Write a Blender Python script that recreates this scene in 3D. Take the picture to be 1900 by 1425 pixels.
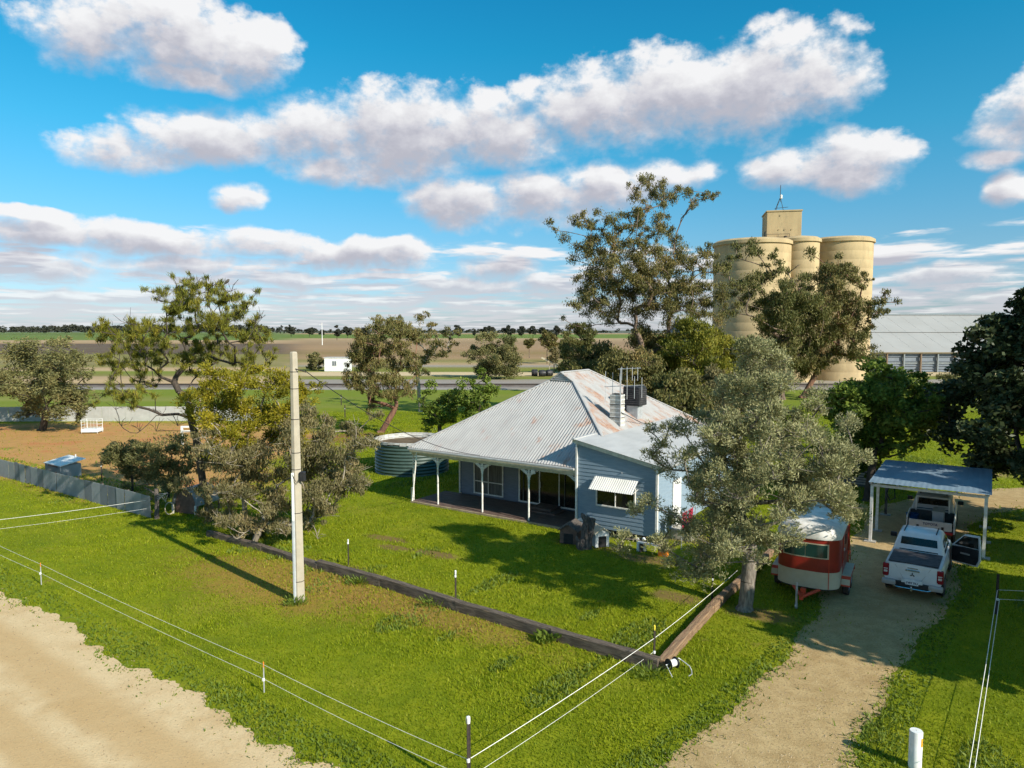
import bpy, bmesh, math, random
import numpy as np
from mathutils import Vector, Matrix

for o in list(bpy.data.objects):
    bpy.data.objects.remove(o)
scene = bpy.context.scene
COL = scene.collection
R = math.radians

# ------------------------------------------------------------------ camera
CAM_H = 9.0
PITCH = math.atan(100 / 1319)
FPX = 1319.0
cam_d = bpy.data.cameras.new('camera')
cam_d.sensor_width = 36.0
cam_d.lens = 36.0 * FPX / 1900.0
cam_d.clip_start = 0.1
cam_d.clip_end = 30000
cam = bpy.data.objects.new('camera', cam_d)
COL.objects.link(cam)
cam.location = (0, 0, CAM_H)
cam.rotation_euler = (math.pi / 2 - PITCH, 0, 0)
scene.camera = cam
scene.render.resolution_x = 1024
scene.render.resolution_y = 768

# ------------------------------------------------------------------ sun
SUN_EL = R(31.0)
SUN_H = Vector((0.735, -0.678)).normalized()
S = Vector((SUN_H.x * math.cos(SUN_EL), SUN_H.y * math.cos(SUN_EL), math.sin(SUN_EL)))
sun_d = bpy.data.lights.new('sun', 'SUN')
sun_d.energy = 5.0
sun_d.angle = R(0.55)
sun_d.color = (1.0, 0.93, 0.80)
sun = bpy.data.objects.new('sun', sun_d)
COL.objects.link(sun)
sun.rotation_euler = (-S).to_track_quat('-Z', 'Y').to_euler()
sun.location = (30, -30, 40)

# ------------------------------------------------------------------ exposure
vs = scene.view_settings
vs.view_transform = 'Standard'
vs.look = 'None'
vs.exposure = 0.5
vs.gamma = 1.0
vs.use_curve_mapping = False
scene.cycles.use_adaptive_sampling = True
scene.cycles.adaptive_threshold = 0.025
scene.cycles.max_bounces = 3
scene.cycles.diffuse_bounces = 2
scene.cycles.glossy_bounces = 2
scene.cycles.transmission_bounces = 2
scene.cycles.transparent_max_bounces = 6


# ------------------------------------------------------------------ world: sky texture plus procedural clouds
class NB:
    """tiny helper that writes math node graphs"""
    def __init__(self, tree):
        self.t = tree

    def n(self, typ, **kw):
        nd = self.t.nodes.new(typ)
        for k, v in kw.items():
            setattr(nd, k, v)
        return nd

    def _in(self, sock, v):
        if v is None:
            return
        if hasattr(v, 'is_output') or isinstance(v, bpy.types.NodeSocket):
            self.t.links.new(v, sock)
        else:
            sock.default_value = v

    def m(self, op, a, b=None, c=None, clamp=False):
        nd = self.n('ShaderNodeMath', operation=op, use_clamp=clamp)
        self._in(nd.inputs[0], a)
        self._in(nd.inputs[1], b)
        self._in(nd.inputs[2], c)
        return nd.outputs[0]

    def sstep(self, v, lo, hi):
        nd = self.n('ShaderNodeMapRange', interpolation_type='SMOOTHSTEP')
        self._in(nd.inputs['Value'], v)
        nd.inputs['From Min'].default_value = lo
        nd.inputs['From Max'].default_value = hi
        nd.inputs['To Min'].default_value = 0
        nd.inputs['To Max'].default_value = 1
        return nd.outputs[0]

    def lin(self, v, lo, hi, a=0.0, b=1.0):
        nd = self.n('ShaderNodeMapRange', interpolation_type='LINEAR')
        self._in(nd.inputs['Value'], v)
        nd.inputs['From Min'].default_value = lo
        nd.inputs['From Max'].default_value = hi
        nd.inputs['To Min'].default_value = a
        nd.inputs['To Max'].default_value = b
        return nd.outputs[0]

    def xyz(self, x=0.0, y=0.0, z=0.0):
        nd = self.n('ShaderNodeCombineXYZ')
        for i, v in enumerate((x, y, z)):
            self._in(nd.inputs[i], v)
        return nd.outputs[0]

    def sep(self, v):
        nd = self.n('ShaderNodeSeparateXYZ')
        self._in(nd.inputs[0], v)
        return nd.outputs

    def vm(self, op, a, b=None):
        nd = self.n('ShaderNodeVectorMath', operation=op)
        self._in(nd.inputs[0], a)
        self._in(nd.inputs[1], b)
        return nd.outputs['Value'] if op in ('LENGTH', 'DISTANCE', 'DOT_PRODUCT') else nd.outputs[0]

    def noise(self, vec, scale, detail=6, rough=0.55, dist=0.0, dim='3D'):
        nd = self.n('ShaderNodeTexNoise', noise_dimensions=dim)
        self._in(nd.inputs['Vector'], vec)
        nd.inputs['Scale'].default_value = scale
        nd.inputs['Detail'].default_value = detail
        nd.inputs['Roughness'].default_value = rough
        nd.inputs['Distortion'].default_value = dist
        return nd.outputs['Fac']

    def mix(self, f, a, b):
        nd = self.n('ShaderNodeMix', data_type='RGBA')
        self._in(nd.inputs[0], f)
        for sock, v in ((nd.inputs[6], a), (nd.inputs[7], b)):
            if isinstance(v, tuple):
                sock.default_value = (v[0], v[1], v[2], 1)
            else:
                self._in(sock, v)
        return nd.outputs[2]

    def ramp(self, f, stops, interp='LINEAR'):
        nd = self.n('ShaderNodeValToRGB')
        cr = nd.color_ramp
        cr.interpolation = interp
        while len(cr.elements) < len(stops):
            cr.elements.new(0.5)
        for e, (p, c) in zip(cr.elements, sorted(stops)):
            e.position = p
            e.color = (c[0], c[1], c[2], 1)
        self._in(nd.inputs[0], f)
        return nd.outputs[0]


def sky_dir(px, py):
    u = (px - 950) / FPX
    v = (py - 712.5) / FPX
    c, s = math.cos(PITCH), math.sin(PITCH)
    d = (u, c - v * s, -s - v * c)
    return math.atan2(d[0], d[1]), math.atan2(d[2], math.hypot(d[0], d[1]))


# cumulus banks in the sky: azimuth / elevation of centre and half extents (radians)
CUMULI = []
for (px, py, rx, ry) in [
    (230, 280, 150, 42), (400, 262, 170, 58), (590, 250, 190, 82), (760, 252, 210, 105), (930, 250, 160, 82),
    (1090, 200, 150, 92), (1250, 190, 190, 108), (1420, 160, 170, 118), (1520, 150, 115, 92), (640, 318, 150, 44),
    (860, 375, 120, 58), (1010, 368, 150, 62), (1130, 352, 110, 48), (1240, 322, 95, 32),
    (1470, 318, 110, 46), (1570, 302, 130, 62), (1655, 275, 85, 46),
    (190, 50, 150, 92), (330, 70, 150, 105), (450, 95, 100, 88), (360, 148, 110, 32),
    (1890, 205, 95, 80), (1850, 290, 80, 30), (1880, 352, 66, 36),
    (445, 372, 62, 28),
    (50, 398, 120, 20), (90, 430, 170, 34), (270, 440, 190, 38), (470, 452, 150, 32), (330, 486, 240, 26), (640, 476, 130, 30), (740, 480, 80, 36),
    (90, 502, 150, 24), (530, 520, 210, 20), (930, 492, 90, 34), (870, 524, 150, 20), (1030, 520, 90, 22), (230, 548, 300, 17), (700, 556, 220, 15),
    (1770, 505, 140, 24), (1700, 540, 170, 17), (1860, 546, 120, 15), (60, 575, 260, 11), (980, 566, 200, 12),
]:
    a0, e0 = sky_dir(px, py)
    a1, _ = sky_dir(px + rx, py)
    _, e1 = sky_dir(px, py - ry)
    CUMULI.append((a0, e0, a1 - a0, e1 - e0))
grp = bpy.data.node_groups.new('cloud_field', 'ShaderNodeTree')
grp.interface.new_socket('az', in_out='INPUT', socket_type='NodeSocketFloat')
grp.interface.new_socket('el', in_out='INPUT', socket_type='NodeSocketFloat')
grp.interface.new_socket('D', in_out='OUTPUT', socket_type='NodeSocketFloat')
g = NB(grp)
gi = g.n('NodeGroupInput')
go = g.n('NodeGroupOutput')
az, el = gi.outputs[0], gi.outputs[1]
# the same sky goes on all the way round: azimuth is folded every 86 degrees
az_full = az
az = g.m('SUBTRACT', g.m('PINGPONG', g.m('ADD', az, 0.75 + 6.0), 1.5), 0.75)
# domain warp so that the outlines billow
pv = g.xyz(g.m('MULTIPLY', az, 1.0), g.m('MULTIPLY', el, 1.35), 0.0)
w1 = g.noise(pv, 9.0, 3, 0.5)
w2 = g.noise(g.vm('ADD', pv, (5.3, 2.1, 7.7)), 9.0, 3, 0.5)
azw = g.m('ADD', az, g.m('MULTIPLY', g.m('SUBTRACT', w1, 0.5), 0.085))
elw = g.m('ADD', el, g.m('MULTIPLY', g.m('SUBTRACT', w2, 0.5), 0.05))
acc = None
for (a0, e0, rx, ry) in CUMULI:
    u = g.m('MULTIPLY', g.m('SUBTRACT', azw, a0), 1.0 / rx)
    v = g.m('MULTIPLY', g.m('SUBTRACT', elw, e0), 1.0 / ry)
    s_ = g.m('SUBTRACT', 1.0, g.m('MULTIPLY_ADD', u, u, g.m('MULTIPLY', v, v)))
    acc = s_ if acc is None else g.m('MAXIMUM', acc, s_)
fb = g.noise(pv, 11.0, 6, 0.56)
fb2 = g.noise(g.vm('ADD', pv, (3.3, 8.1, 0.0)), 42.0, 4, 0.6)
D1 = g.m('ADD', acc, g.m('MULTIPLY', g.m('SUBTRACT', fb, 0.5), 2.3))
D1 = g.m('ADD', D1, g.m('MULTIPLY', g.m('SUBTRACT', fb2, 0.5), 0.95))
# low stratocumulus sheet seen edge on towards the horizon
elp = g.m('MAXIMUM', g.m('ADD', el, 0.035), 0.01)
hyp = g.m('DIVIDE', 1.0, elp)
px_ = g.m('MULTIPLY', g.m('SINE', az), hyp)
py_ = g.m('MULTIPLY', g.m('COSINE', az), hyp)
low = g.noise(g.xyz(g.m('MULTIPLY', px_, 0.85), g.m('MULTIPLY', py_, 0.75), 3.0), 1.25, 5, 0.52)
cov = g.lin(el, 0.0, 0.115, 0.39, 0.44)
L = g.m('MULTIPLY', g.m('SUBTRACT', low, cov), 6.0)
band = g.m('SUBTRACT', 1.0, g.sstep(el, 0.085, 0.185))
L = g.m('SUBTRACT', L, g.m('MULTIPLY', g.m('SUBTRACT', 1.0, band), 2.6))
D = g.m('MAXIMUM', D1, L)
grp.links.new(D, go.inputs[0])

world = bpy.data.worlds.new('World')
scene.world = world
world.use_nodes = True
wt = world.node_tree
wt.nodes.clear()
w = NB(wt)
SKY_STR = 0.072
sky = w.n('ShaderNodeTexSky', sky_type='NISHITA')
sky.sun_disc = False
sky.sun_elevation = SUN_EL
sky.sun_rotation = math.atan2(SUN_H.x, SUN_H.y)
sky.air_density = 1.0
sky.dust_density = 0.6
sky.ozone_density = 2.0
tc = w.n('ShaderNodeTexCoord')
X, Y, Z = w.sep(tc.outputs['Generated'])
az = w.m('ARCTAN2', X, Y)
el = w.m('ARCSINE', Z)


def field(da, de):
    nd = w.n('ShaderNodeGroup')
    nd.node_tree = grp
    wt.links.new(w.m('ADD', az, da), nd.inputs[0])
    wt.links.new(w.m('ADD', el, de), nd.inputs[1])
    return nd.outputs[0]


D0 = field(0.0, 0.0)
D2 = field(0.010, w.m('MULTIPLY_ADD', w.m('MAXIMUM', el, 0.0), 0.075, 0.006))
# crisp sunlit tops, soft frayed undersides
top = w.m('MULTIPLY', w.m('SUBTRACT', D0, D2), 0.9, clamp=True)
wid = w.lin(top, 0.0, 1.0, 1.35, 0.6)
alpha = w.sstep(w.m('DIVIDE', w.m('ADD', D0, 0.22), wid), 0.0, 1.0)
alpha = w.m('MULTIPLY', alpha, w.sstep(el, -0.004, 0.004))
alpha = w.m('MULTIPLY', alpha, w.lin(el, 0.0, 0.09, 0.6, 0.97))
# light: where little cloud lies above (towards the sun side) the tops are bright
shade = w.sstep(D2, -0.45, 1.25)
rel = w.m('MULTIPLY', w.m('SUBTRACT', D0, D2), 0.16)
lit = w.m('ADD', w.m('SUBTRACT', 1.0, shade), rel, clamp=True)
lit = w.m('MAXIMUM', lit, w.lin(el, 0.0, 0.09, 0.5, 0.0))
ccol = w.ramp(lit, [(0.0, (5.0, 4.95, 5.6)), (0.3, (6.5, 6.4, 6.9)), (0.65, (7.9, 7.8, 8.0)), (1.0, (9.2, 9.15, 9.2))])
skycol = w.n('ShaderNodeMix', data_type='RGBA', blend_type='MULTIPLY')
skycol.inputs[0].default_value = 1.0
wt.links.new(sky.outputs[0], skycol.inputs[6])
tint = w.ramp(w.lin(el, 0.0, 0.45), [(0.0, (0.88, 1.02, 1.45)), (0.25, (0.62, 1.08, 1.32)), (0.55, (0.28, 1.27, 1.44)), (0.8, (0.12, 1.28, 1.48)), (1.0, (0.09, 1.22, 1.50))])
wt.links.new(tint, skycol.inputs[7])
fin = w.mix(alpha, skycol.outputs[2], ccol)
bg = w.n('ShaderNodeBackground')
bg.inputs[1].default_value = SKY_STR
wt.links.new(fin, bg.inputs[0])
# overhead, unseen: the broken cumulus goes on, drawn simply, added for neutral fill light
bg2 = w.n('ShaderNodeBackground')
bg2.inputs[1].default_value = SKY_STR
hz_ = w.m('MAXIMUM', Z, 0.3)
hn = w.noise(w.xyz(w.m('DIVIDE', X, hz_), w.m('DIVIDE', Y, hz_), 1.7), 2.6, 4, 0.55)
ha = w.m('MULTIPLY', w.sstep(hn, 0.52, 0.64), w.sstep(el, 0.56, 0.66))
hcol = w.mix(w.sstep(hn, 0.60, 0.75), (8.8, 8.7, 8.7), (6.2, 6.1, 6.6))
wt.links.new(w.mix(ha, skycol.outputs[2], hcol), bg2.inputs[0])
mxs = w.n('ShaderNodeMixShader')
wt.links.new(w.m('GREATER_THAN', el, 0.56), mxs.inputs[0])
wt.links.new(bg.outputs[0], mxs.inputs[1])
wt.links.new(bg2.outputs[0], mxs.inputs[2])
wo = w.n('ShaderNodeOutputWorld')
wt.links.new(mxs.outputs[0], wo.inputs[0])
world.cycles.sampling_method = 'NONE'

# ------------------------------------------------------------------ helpers
MATS = {}


def new_mat(name):
    m = bpy.data.materials.new(name)
    m.use_nodes = True
    m.node_tree.nodes.clear()
    return m, NB(m.node_tree)


def finish(m, b, col, rough=0.8, metal=0.0, bump=None, bump_str=0.3, bump_dist=0.02, spec=0.3, trans=None):
    p = b.n('ShaderNodeBsdfPrincipled')
    if isinstance(col, tuple):
        p.inputs['Base Color'].default_value = (col[0], col[1], col[2], 1)
    else:
        b.t.links.new(col, p.inputs['Base Color'])
    b._in(p.inputs['Roughness'], rough)
    b._in(p.inputs['Metallic'], metal)
    p.inputs['Specular IOR Level'].default_value = spec
    if bump is not None:
        bn = b.n('ShaderNodeBump')
        bn.inputs['Strength'].default_value = bump_str
        bn.inputs['Distance'].default_value = bump_dist
        b.t.links.new(bump, bn.inputs['Height'])
        b.t.links.new(bn.outputs[0], p.inputs['Normal'])
    out = b.n('ShaderNodeOutputMaterial')
    if trans:
        tr = b.n('ShaderNodeBsdfTranslucent')
        if isinstance(col, tuple):
            tr.inputs[0].default_value = (col[0], col[1], col[2], 1)
        else:
            b.t.links.new(col, tr.inputs[0])
        mx = b.n('ShaderNodeMixShader')
        mx.inputs[0].default_value = trans
        b.t.links.new(p.outputs[0], mx.inputs[1])
        b.t.links.new(tr.outputs[0], mx.inputs[2])
        b.t.links.new(mx.outputs[0], out.inputs[0])
    else:
        b.t.links.new(p.outputs[0], out.inputs[0])
    return m


def mat(name, c1, c2=None, scale=4.0, rough=0.75, metal=0.0, bump=0.0, bscale=None, spec=0.3, stretch=(1, 1, 1), detail=6, lo=0.35, hi=0.65, dirt=None, dist=0.02):
    """two-tone noisy procedural material in object space, with optional dirt tone"""
    m, b = new_mat(name)
    tc_ = b.n('ShaderNodeTexCoord').outputs['Object']
    v = b.vm('MULTIPLY', tc_, stretch)
    if c2 is None:
        c2 = tuple(x * 0.8 for x in c1)
    nz = b.noise(v, scale, detail, 0.6)
    col = b.mix(b.sstep(nz, lo, hi), c1, c2)
    if dirt:
        d, dsc, dlo, dhi = dirt
        col = b.mix(b.sstep(b.noise(b.vm('ADD', v, (3.1, 7.7, 1.3)), dsc, 5, 0.65), dlo, dhi), col, d)
    bp = b.noise(v, bscale or scale * 6, 4, 0.6) if bump else None
    MATS[name] = finish(m, b, col, rough, metal, bp, bump, dist, spec)
    return MATS[name]


def leaf_mat(name, c1, c2, c3=None, trans=0.3, rough=0.6):
    m, b = new_mat(name)
    at_ = b.n('ShaderNodeAttribute', attribute_name='tint')
    stops = [(0.0, c1), (0.62, c2), (1.0, c3 or c2)]
    col = b.ramp(at_.outputs['Fac'], stops)
    MATS[name] = finish(m, b, col, rough, 0, None, spec=0.22, trans=trans)
    return MATS[name]


mat('plain_white', (0.78, 0.78, 0.76), (0.66, 0.66, 0.63), 3, 0.55)
mat('white_paint', (0.80, 0.79, 0.75), (0.62, 0.60, 0.54), 6, 0.5, dirt=((0.36, 0.31, 0.24), 14, 0.64, 0.8))
mat('cream_paint', (0.62, 0.60, 0.50), (0.50, 0.47, 0.38), 5, 0.6)
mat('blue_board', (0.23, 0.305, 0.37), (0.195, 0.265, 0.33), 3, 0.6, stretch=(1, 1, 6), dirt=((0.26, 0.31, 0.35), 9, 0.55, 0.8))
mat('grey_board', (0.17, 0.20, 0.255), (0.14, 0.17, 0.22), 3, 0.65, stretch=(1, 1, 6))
mat('glass_dark', (0.012, 0.012, 0.010), (0.02, 0.02, 0.016), 2, 0.08, spec=0.5)
mat('curtain', (0.16, 0.155, 0.14), (0.07, 0.07, 0.062), 9, 0.8, stretch=(3, 1, 0.1))
mat('deck_timber', (0.10, 0.062, 0.05), (0.145, 0.10, 0.08), 5, 0.75, bump=0.3, stretch=(0.5, 3, 1), dirt=((0.2, 0.15, 0.12), 4, 0.55, 0.75))
mat('sleeper_wood', (0.17, 0.135, 0.105), (0.085, 0.065, 0.05), 7, 0.9, bump=0.9, bscale=26, stretch=(0.35, 3, 3), dirt=((0.33, 0.23, 0.14), 5, 0.55, 0.78), dist=0.04)
mat('sleeper_wood_red', (0.34, 0.225, 0.13), (0.20, 0.12, 0.075), 7, 0.9, bump=0.9, bscale=26, stretch=(0.35, 3, 3), dirt=((0.38, 0.13, 0.05), 6, 0.6, 0.75), dist=0.04)
mat('old_wood', (0.20, 0.17, 0.15), (0.075, 0.06, 0.052), 9, 0.95, bump=1.0, bscale=30, stretch=(3, 3, 0.5), dist=0.05)
mat('silo_concrete', (0.49, 0.37, 0.205), (0.41, 0.305, 0.17), 0.35, 0.9, bump=0.15, bscale=2, stretch=(1.6, 1.6, 0.55), dirt=((0.34, 0.265, 0.155), 0.9, 0.52, 0.78))
mat('silo_dark', (0.10, 0.085, 0.07), None, 2, 0.9)
mat('pole_concrete', (0.44, 0.385, 0.30), (0.385, 0.335, 0.26), 3, 0.85, bump=0.2, bscale=40, dirt=((0.30, 0.26, 0.2), 12, 0.6, 0.85))
mat('grey_pipe', (0.46, 0.48, 0.50), (0.38, 0.4, 0.42), 4, 0.5)
mat('black_plastic', (0.018, 0.018, 0.02), (0.03, 0.03, 0.032), 6, 0.45)
mat('dark_steel', (0.035, 0.03, 0.028), (0.06, 0.045, 0.035), 12, 0.7)
mat('gal_steel', (0.50, 0.51, 0.52), (0.40, 0.41, 0.42), 6, 0.45, metal=0.35)
mat('tape_white', (0.82, 0.80, 0.74), None, 30, 0.6)
mat('red_cloth', (0.42, 0.02, 0.06), (0.30, 0.015, 0.04), 8, 0.8)
mat('orange_plastic', (0.75, 0.22, 0.02), None, 8, 0.5)
mat('amber_reflector', (0.85, 0.36, 0.01), (0.8, 0.3, 0.01), 40, 0.3)
mat('yellow_cap', (0.75, 0.62, 0.06), None, 10, 0.5)
mat('blue_plastic', (0.02, 0.10, 0.28), None, 5, 0.5)
mat('green_tank', (0.040, 0.070, 0.058), (0.052, 0.085, 0.07), 3, 0.42, dirt=((0.14, 0.2, 0.165), 3, 0.6, 0.85), spec=0.4)
mat('tank_inside', (0.10, 0.065, 0.035), (0.16, 0.11, 0.06), 1.2, 0.7)
mat('liner', (0.50, 0.50, 0.48), (0.33, 0.32, 0.29), 2.5, 0.6)
mat('brick_paint', (0.50, 0.475, 0.42), (0.42, 0.39, 0.34), 9, 0.85, bump=0.5, bscale=14)
mat('chimney_white', (0.74, 0.73, 0.69), (0.6, 0.58, 0.53), 7, 0.8)
mat('carport_blue', (0.19, 0.26, 0.32), (0.15, 0.21, 0.265), 1.6, 0.5, stretch=(1, 0.35, 1), dirt=((0.20, 0.225, 0.24), 1.4, 0.6, 0.85), spec=0.3)
mat('shed_roof', (0.375, 0.365, 0.345), (0.345, 0.335, 0.315), 0.12, 0.6, spec=0.25)
mat('shed_wall', (0.20, 0.225, 0.26), (0.165, 0.19, 0.22), 0.6, 0.7)
mat('shed_timber', (0.24, 0.17, 0.11), (0.16, 0.11, 0.075), 3, 0.85)
mat('small_shed', (0.17, 0.185, 0.20), (0.13, 0.145, 0.155), 3, 0.6)
mat('light_iron', (0.50, 0.50, 0.49), (0.42, 0.42, 0.41), 3, 0.6)
mat('shelter_iron', (0.26, 0.29, 0.30), (0.18, 0.2, 0.21), 6, 0.55, dirt=((0.18, 0.10, 0.06), 6, 0.6, 0.8))
mat('brown_board', (0.19, 0.115, 0.085), (0.13, 0.08, 0.06), 5, 0.85)
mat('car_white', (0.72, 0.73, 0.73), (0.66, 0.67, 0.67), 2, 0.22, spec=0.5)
mat('car_white_old_shaded', (0.40, 0.41, 0.42), (0.34, 0.35, 0.36), 3, 0.4, spec=0.4)  # old white paint, greyed to carry the shade under the carport
mat('car_silver', (0.46, 0.43, 0.41), (0.40, 0.38, 0.36), 4, 0.4, metal=0.3)
mat('chrome', (0.72, 0.72, 0.72), (0.6, 0.6, 0.6), 4, 0.15, metal=0.9)
mat('tail_red', (0.30, 0.012, 0.02), (0.22, 0.01, 0.015), 20, 0.2, spec=0.5)
mat('tail_clear', (0.66, 0.6, 0.55), None, 20, 0.2, spec=0.5)
mat('tyre', (0.02, 0.019, 0.018), (0.05, 0.042, 0.034), 7, 0.9)
mat('rim_grey', (0.45, 0.46, 0.47), (0.34, 0.35, 0.36), 6, 0.4, metal=0.4)
mat('vinyl_black', (0.035, 0.032, 0.034), (0.075, 0.068, 0.07), 5, 0.6, dirt=((0.15, 0.13, 0.13), 4, 0.56, 0.8))
mat('plate_white', (0.78, 0.79, 0.78), None, 8, 0.4)
mat('ink_blue', (0.02, 0.03, 0.10), None, 8, 0.5)
mat('tray_grey', (0.11, 0.115, 0.115), (0.07, 0.075, 0.075), 5, 0.7)
mat('float_red', (0.27, 0.018, 0.011), (0.20, 0.013, 0.009), 2.2, 0.38, spec=0.45, dirt=((0.22, 0.03, 0.02), 3, 0.6, 0.85))
mat('float_beige', (0.47, 0.42, 0.31), (0.41, 0.365, 0.265), 2.5, 0.5, dirt=((0.4, 0.35, 0.25), 4, 0.6, 0.85))
mat('float_roof', (0.72, 0.71, 0.68), (0.55, 0.54, 0.50), 3, 0.55, dirt=((0.34, 0.33, 0.28), 5, 0.58, 0.85))
mat('float_glass', (0.008, 0.035, 0.035), (0.012, 0.05, 0.048), 2, 0.12, spec=0.5)
mat('frame_red', (0.52, 0.06, 0.025), (0.42, 0.05, 0.02), 5, 0.5)
mat('bark_grey', (0.26, 0.225, 0.185), (0.13, 0.11, 0.092), 6, 0.95, bump=0.8, bscale=22, stretch=(2, 2, 0.5), dist=0.03)
mat('bark_dark', (0.085, 0.066, 0.052), (0.05, 0.04, 0.033), 6, 0.95, bump=0.6, bscale=20, stretch=(2, 2, 0.5), dist=0.03)
mat('bark_gum', (0.23, 0.165, 0.12), (0.105, 0.072, 0.055), 2.5, 0.9, bump=0.4, bscale=14, stretch=(2, 2, 0.4))
mat('bark_red', (0.26, 0.135, 0.085), (0.13, 0.07, 0.05), 3, 0.9, bump=0.6, bscale=14, stretch=(2, 2, 0.4))
mat('bark_pale', (0.40, 0.345, 0.27), (0.24, 0.20, 0.15), 3, 0.9, bump=0.3, bscale=14, stretch=(2, 2, 0.4))
leaf_mat('leaf_juniper', (0.15, 0.155, 0.065), (0.335, 0.325, 0.155), (0.44, 0.41, 0.225), 0.22)
leaf_mat('leaf_gum', (0.076, 0.079, 0.022), (0.188, 0.169, 0.054), (0.314, 0.223, 0.087), 0.25)
leaf_mat('leaf_gum_dark', (0.061, 0.072, 0.020), (0.150, 0.146, 0.044), (0.243, 0.203, 0.072), 0.25)
leaf_mat('leaf_olive', (0.087, 0.097, 0.032), (0.208, 0.194, 0.074), (0.300, 0.255, 0.104), 0.25)
leaf_mat('leaf_brownish', (0.097, 0.092, 0.037), (0.213, 0.183, 0.080), (0.329, 0.251, 0.117), 0.25)
leaf_mat('leaf_casuarina', (0.077, 0.093, 0.011), (0.207, 0.202, 0.025), (0.331, 0.278, 0.040), 0.25)
leaf_mat('leaf_wattle', (0.12, 0.125, 0.010), (0.29, 0.25, 0.018), (0.40, 0.31, 0.022), 0.3)
leaf_mat('leaf_green', (0.072, 0.116, 0.015), (0.176, 0.237, 0.035), (0.275, 0.319, 0.061), 0.35)
leaf_mat('leaf_deep', (0.027, 0.042, 0.015), (0.057, 0.075, 0.027), (0.128, 0.135, 0.068), 0.12, 0.5)
leaf_mat('leaf_far', (0.030, 0.037, 0.030), (0.062, 0.065, 0.045), (0.09, 0.085, 0.06), 0.15)
leaf_mat('grass_blade', (0.122, 0.184, 0.005), (0.262, 0.306, 0.007), (0.431, 0.402, 0.044), 0.4)
leaf_mat('weed_leaf', (0.085, 0.134, 0.012), (0.162, 0.218, 0.028), (0.223, 0.269, 0.060), 0.35)
leaf_mat('dry_blade', (0.20, 0.13, 0.04), (0.28, 0.18, 0.06), (0.36, 0.24, 0.09), 0.3)


def roof_iron(name, rust_lo, rust_hi, base=(0.405, 0.39, 0.375), stretch=(1.0, 0.32, 1.0)):
    m, b = new_mat(name)
    tc_ = b.n('ShaderNodeTexCoord').outputs['Object']
    oi = b.n('ShaderNodeObjectInfo').outputs['Random']
    v = b.vm('MULTIPLY', tc_, stretch)
    n1 = b.noise(v, 1.6, 6, 0.6)
    col = b.mix(b.sstep(n1, 0.3, 0.7), base, tuple(x * 0.83 for x in base))
    col = b.mix(b.m('MULTIPLY', oi, 0.16), col, (0.50, 0.49, 0.475))
    r1 = b.noise(b.vm('ADD', v, (4, 9, 2)), 1.15, 7, 0.68)
    rust = b.mix(b.sstep(b.noise(v, 9, 4, 0.6), 0.4, 0.6), (0.40, 0.20, 0.10), (0.28, 0.115, 0.055))
    f = b.sstep(r1, rust_lo, rust_hi)
    col = b.mix(b.m('MULTIPLY', f, 0.85), col, rust)
    MATS[name] = finish(m, b, col, 0.55, 0.0, None, spec=0.35)
    return MATS[name]


roof_iron('roof_iron', 0.57, 0.74)
roof_iron('roof_iron_rusty', 0.45, 0.66, stretch=(0.32, 1.0, 1.0))
roof_iron('roof_iron_new', 0.74, 0.9, (0.44, 0.44, 0.435))
roof_iron('fence_iron', 0.72, 0.9, (0.24, 0.265, 0.28), (1, 1, 1))
roof_iron('fence_iron_dark', 0.72, 0.9, (0.15, 0.17, 0.19), (1, 1, 1))
roof_iron('fence_iron_back', 0.66, 0.85, (0.42, 0.42, 0.40), (1, 1, 1))
roof_iron('awning_iron', 0.8, 0.95, (0.74, 0.72, 0.66))


def fast_mesh(name, verts, faces_by_k, tint=None):
    """verts (N,3); faces_by_k: list of (F,k) int arrays; tint per face (concatenated)"""
    me = bpy.data.meshes.new(name)
    verts = np.asarray(verts, dtype=np.float32)
    me.vertices.add(len(verts))
    me.vertices.foreach_set('co', verts.ravel())
    idx = np.concatenate([f.ravel() for f in faces_by_k]).astype(np.int32)
    tot = np.concatenate([np.full(len(f), f.shape[1], np.int32) for f in faces_by_k])
    start = np.concatenate([[0], np.cumsum(tot)[:-1]]).astype(np.int32)
    me.loops.add(len(idx))
    me.loops.foreach_set('vertex_index', idx)
    me.polygons.add(len(tot))
    me.polygons.foreach_set('loop_start', start)
    me.polygons.foreach_set('loop_total', tot)
    if tint is not None:
        a = me.attributes.new('tint', 'FLOAT', 'FACE')
        a.data.foreach_set('value', np.asarray(tint, np.float32))
    me.update(calc_edges=True)
    return me


def link(name, me, material, parent=None):
    o = bpy.data.objects.new(name, me)
    COL.objects.link(o)
    if material is not None:
        me.materials.clear()
        me.materials.append(MATS[material] if isinstance(material, str) else material)
    if parent is not None:
        o.parent = parent
    return o


def thing(name, label, cat, loc=(0, 0, 0), rotz=0.0, group=None):
    o = bpy.data.objects.new(name, None)
    COL.objects.link(o)
    o.empty_display_size = 0.2
    o.location = loc
    o.rotation_euler = (0, 0, rotz)
    return tag(o, label, cat, group)


def tag(o, label=None, cat=None, group=None, kind=None):
    if label:
        o['label'] = label
    if cat:
        o['category'] = cat
    if group:
        o['group'] = group
    if kind:
        o['kind'] = kind
    return o


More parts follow.
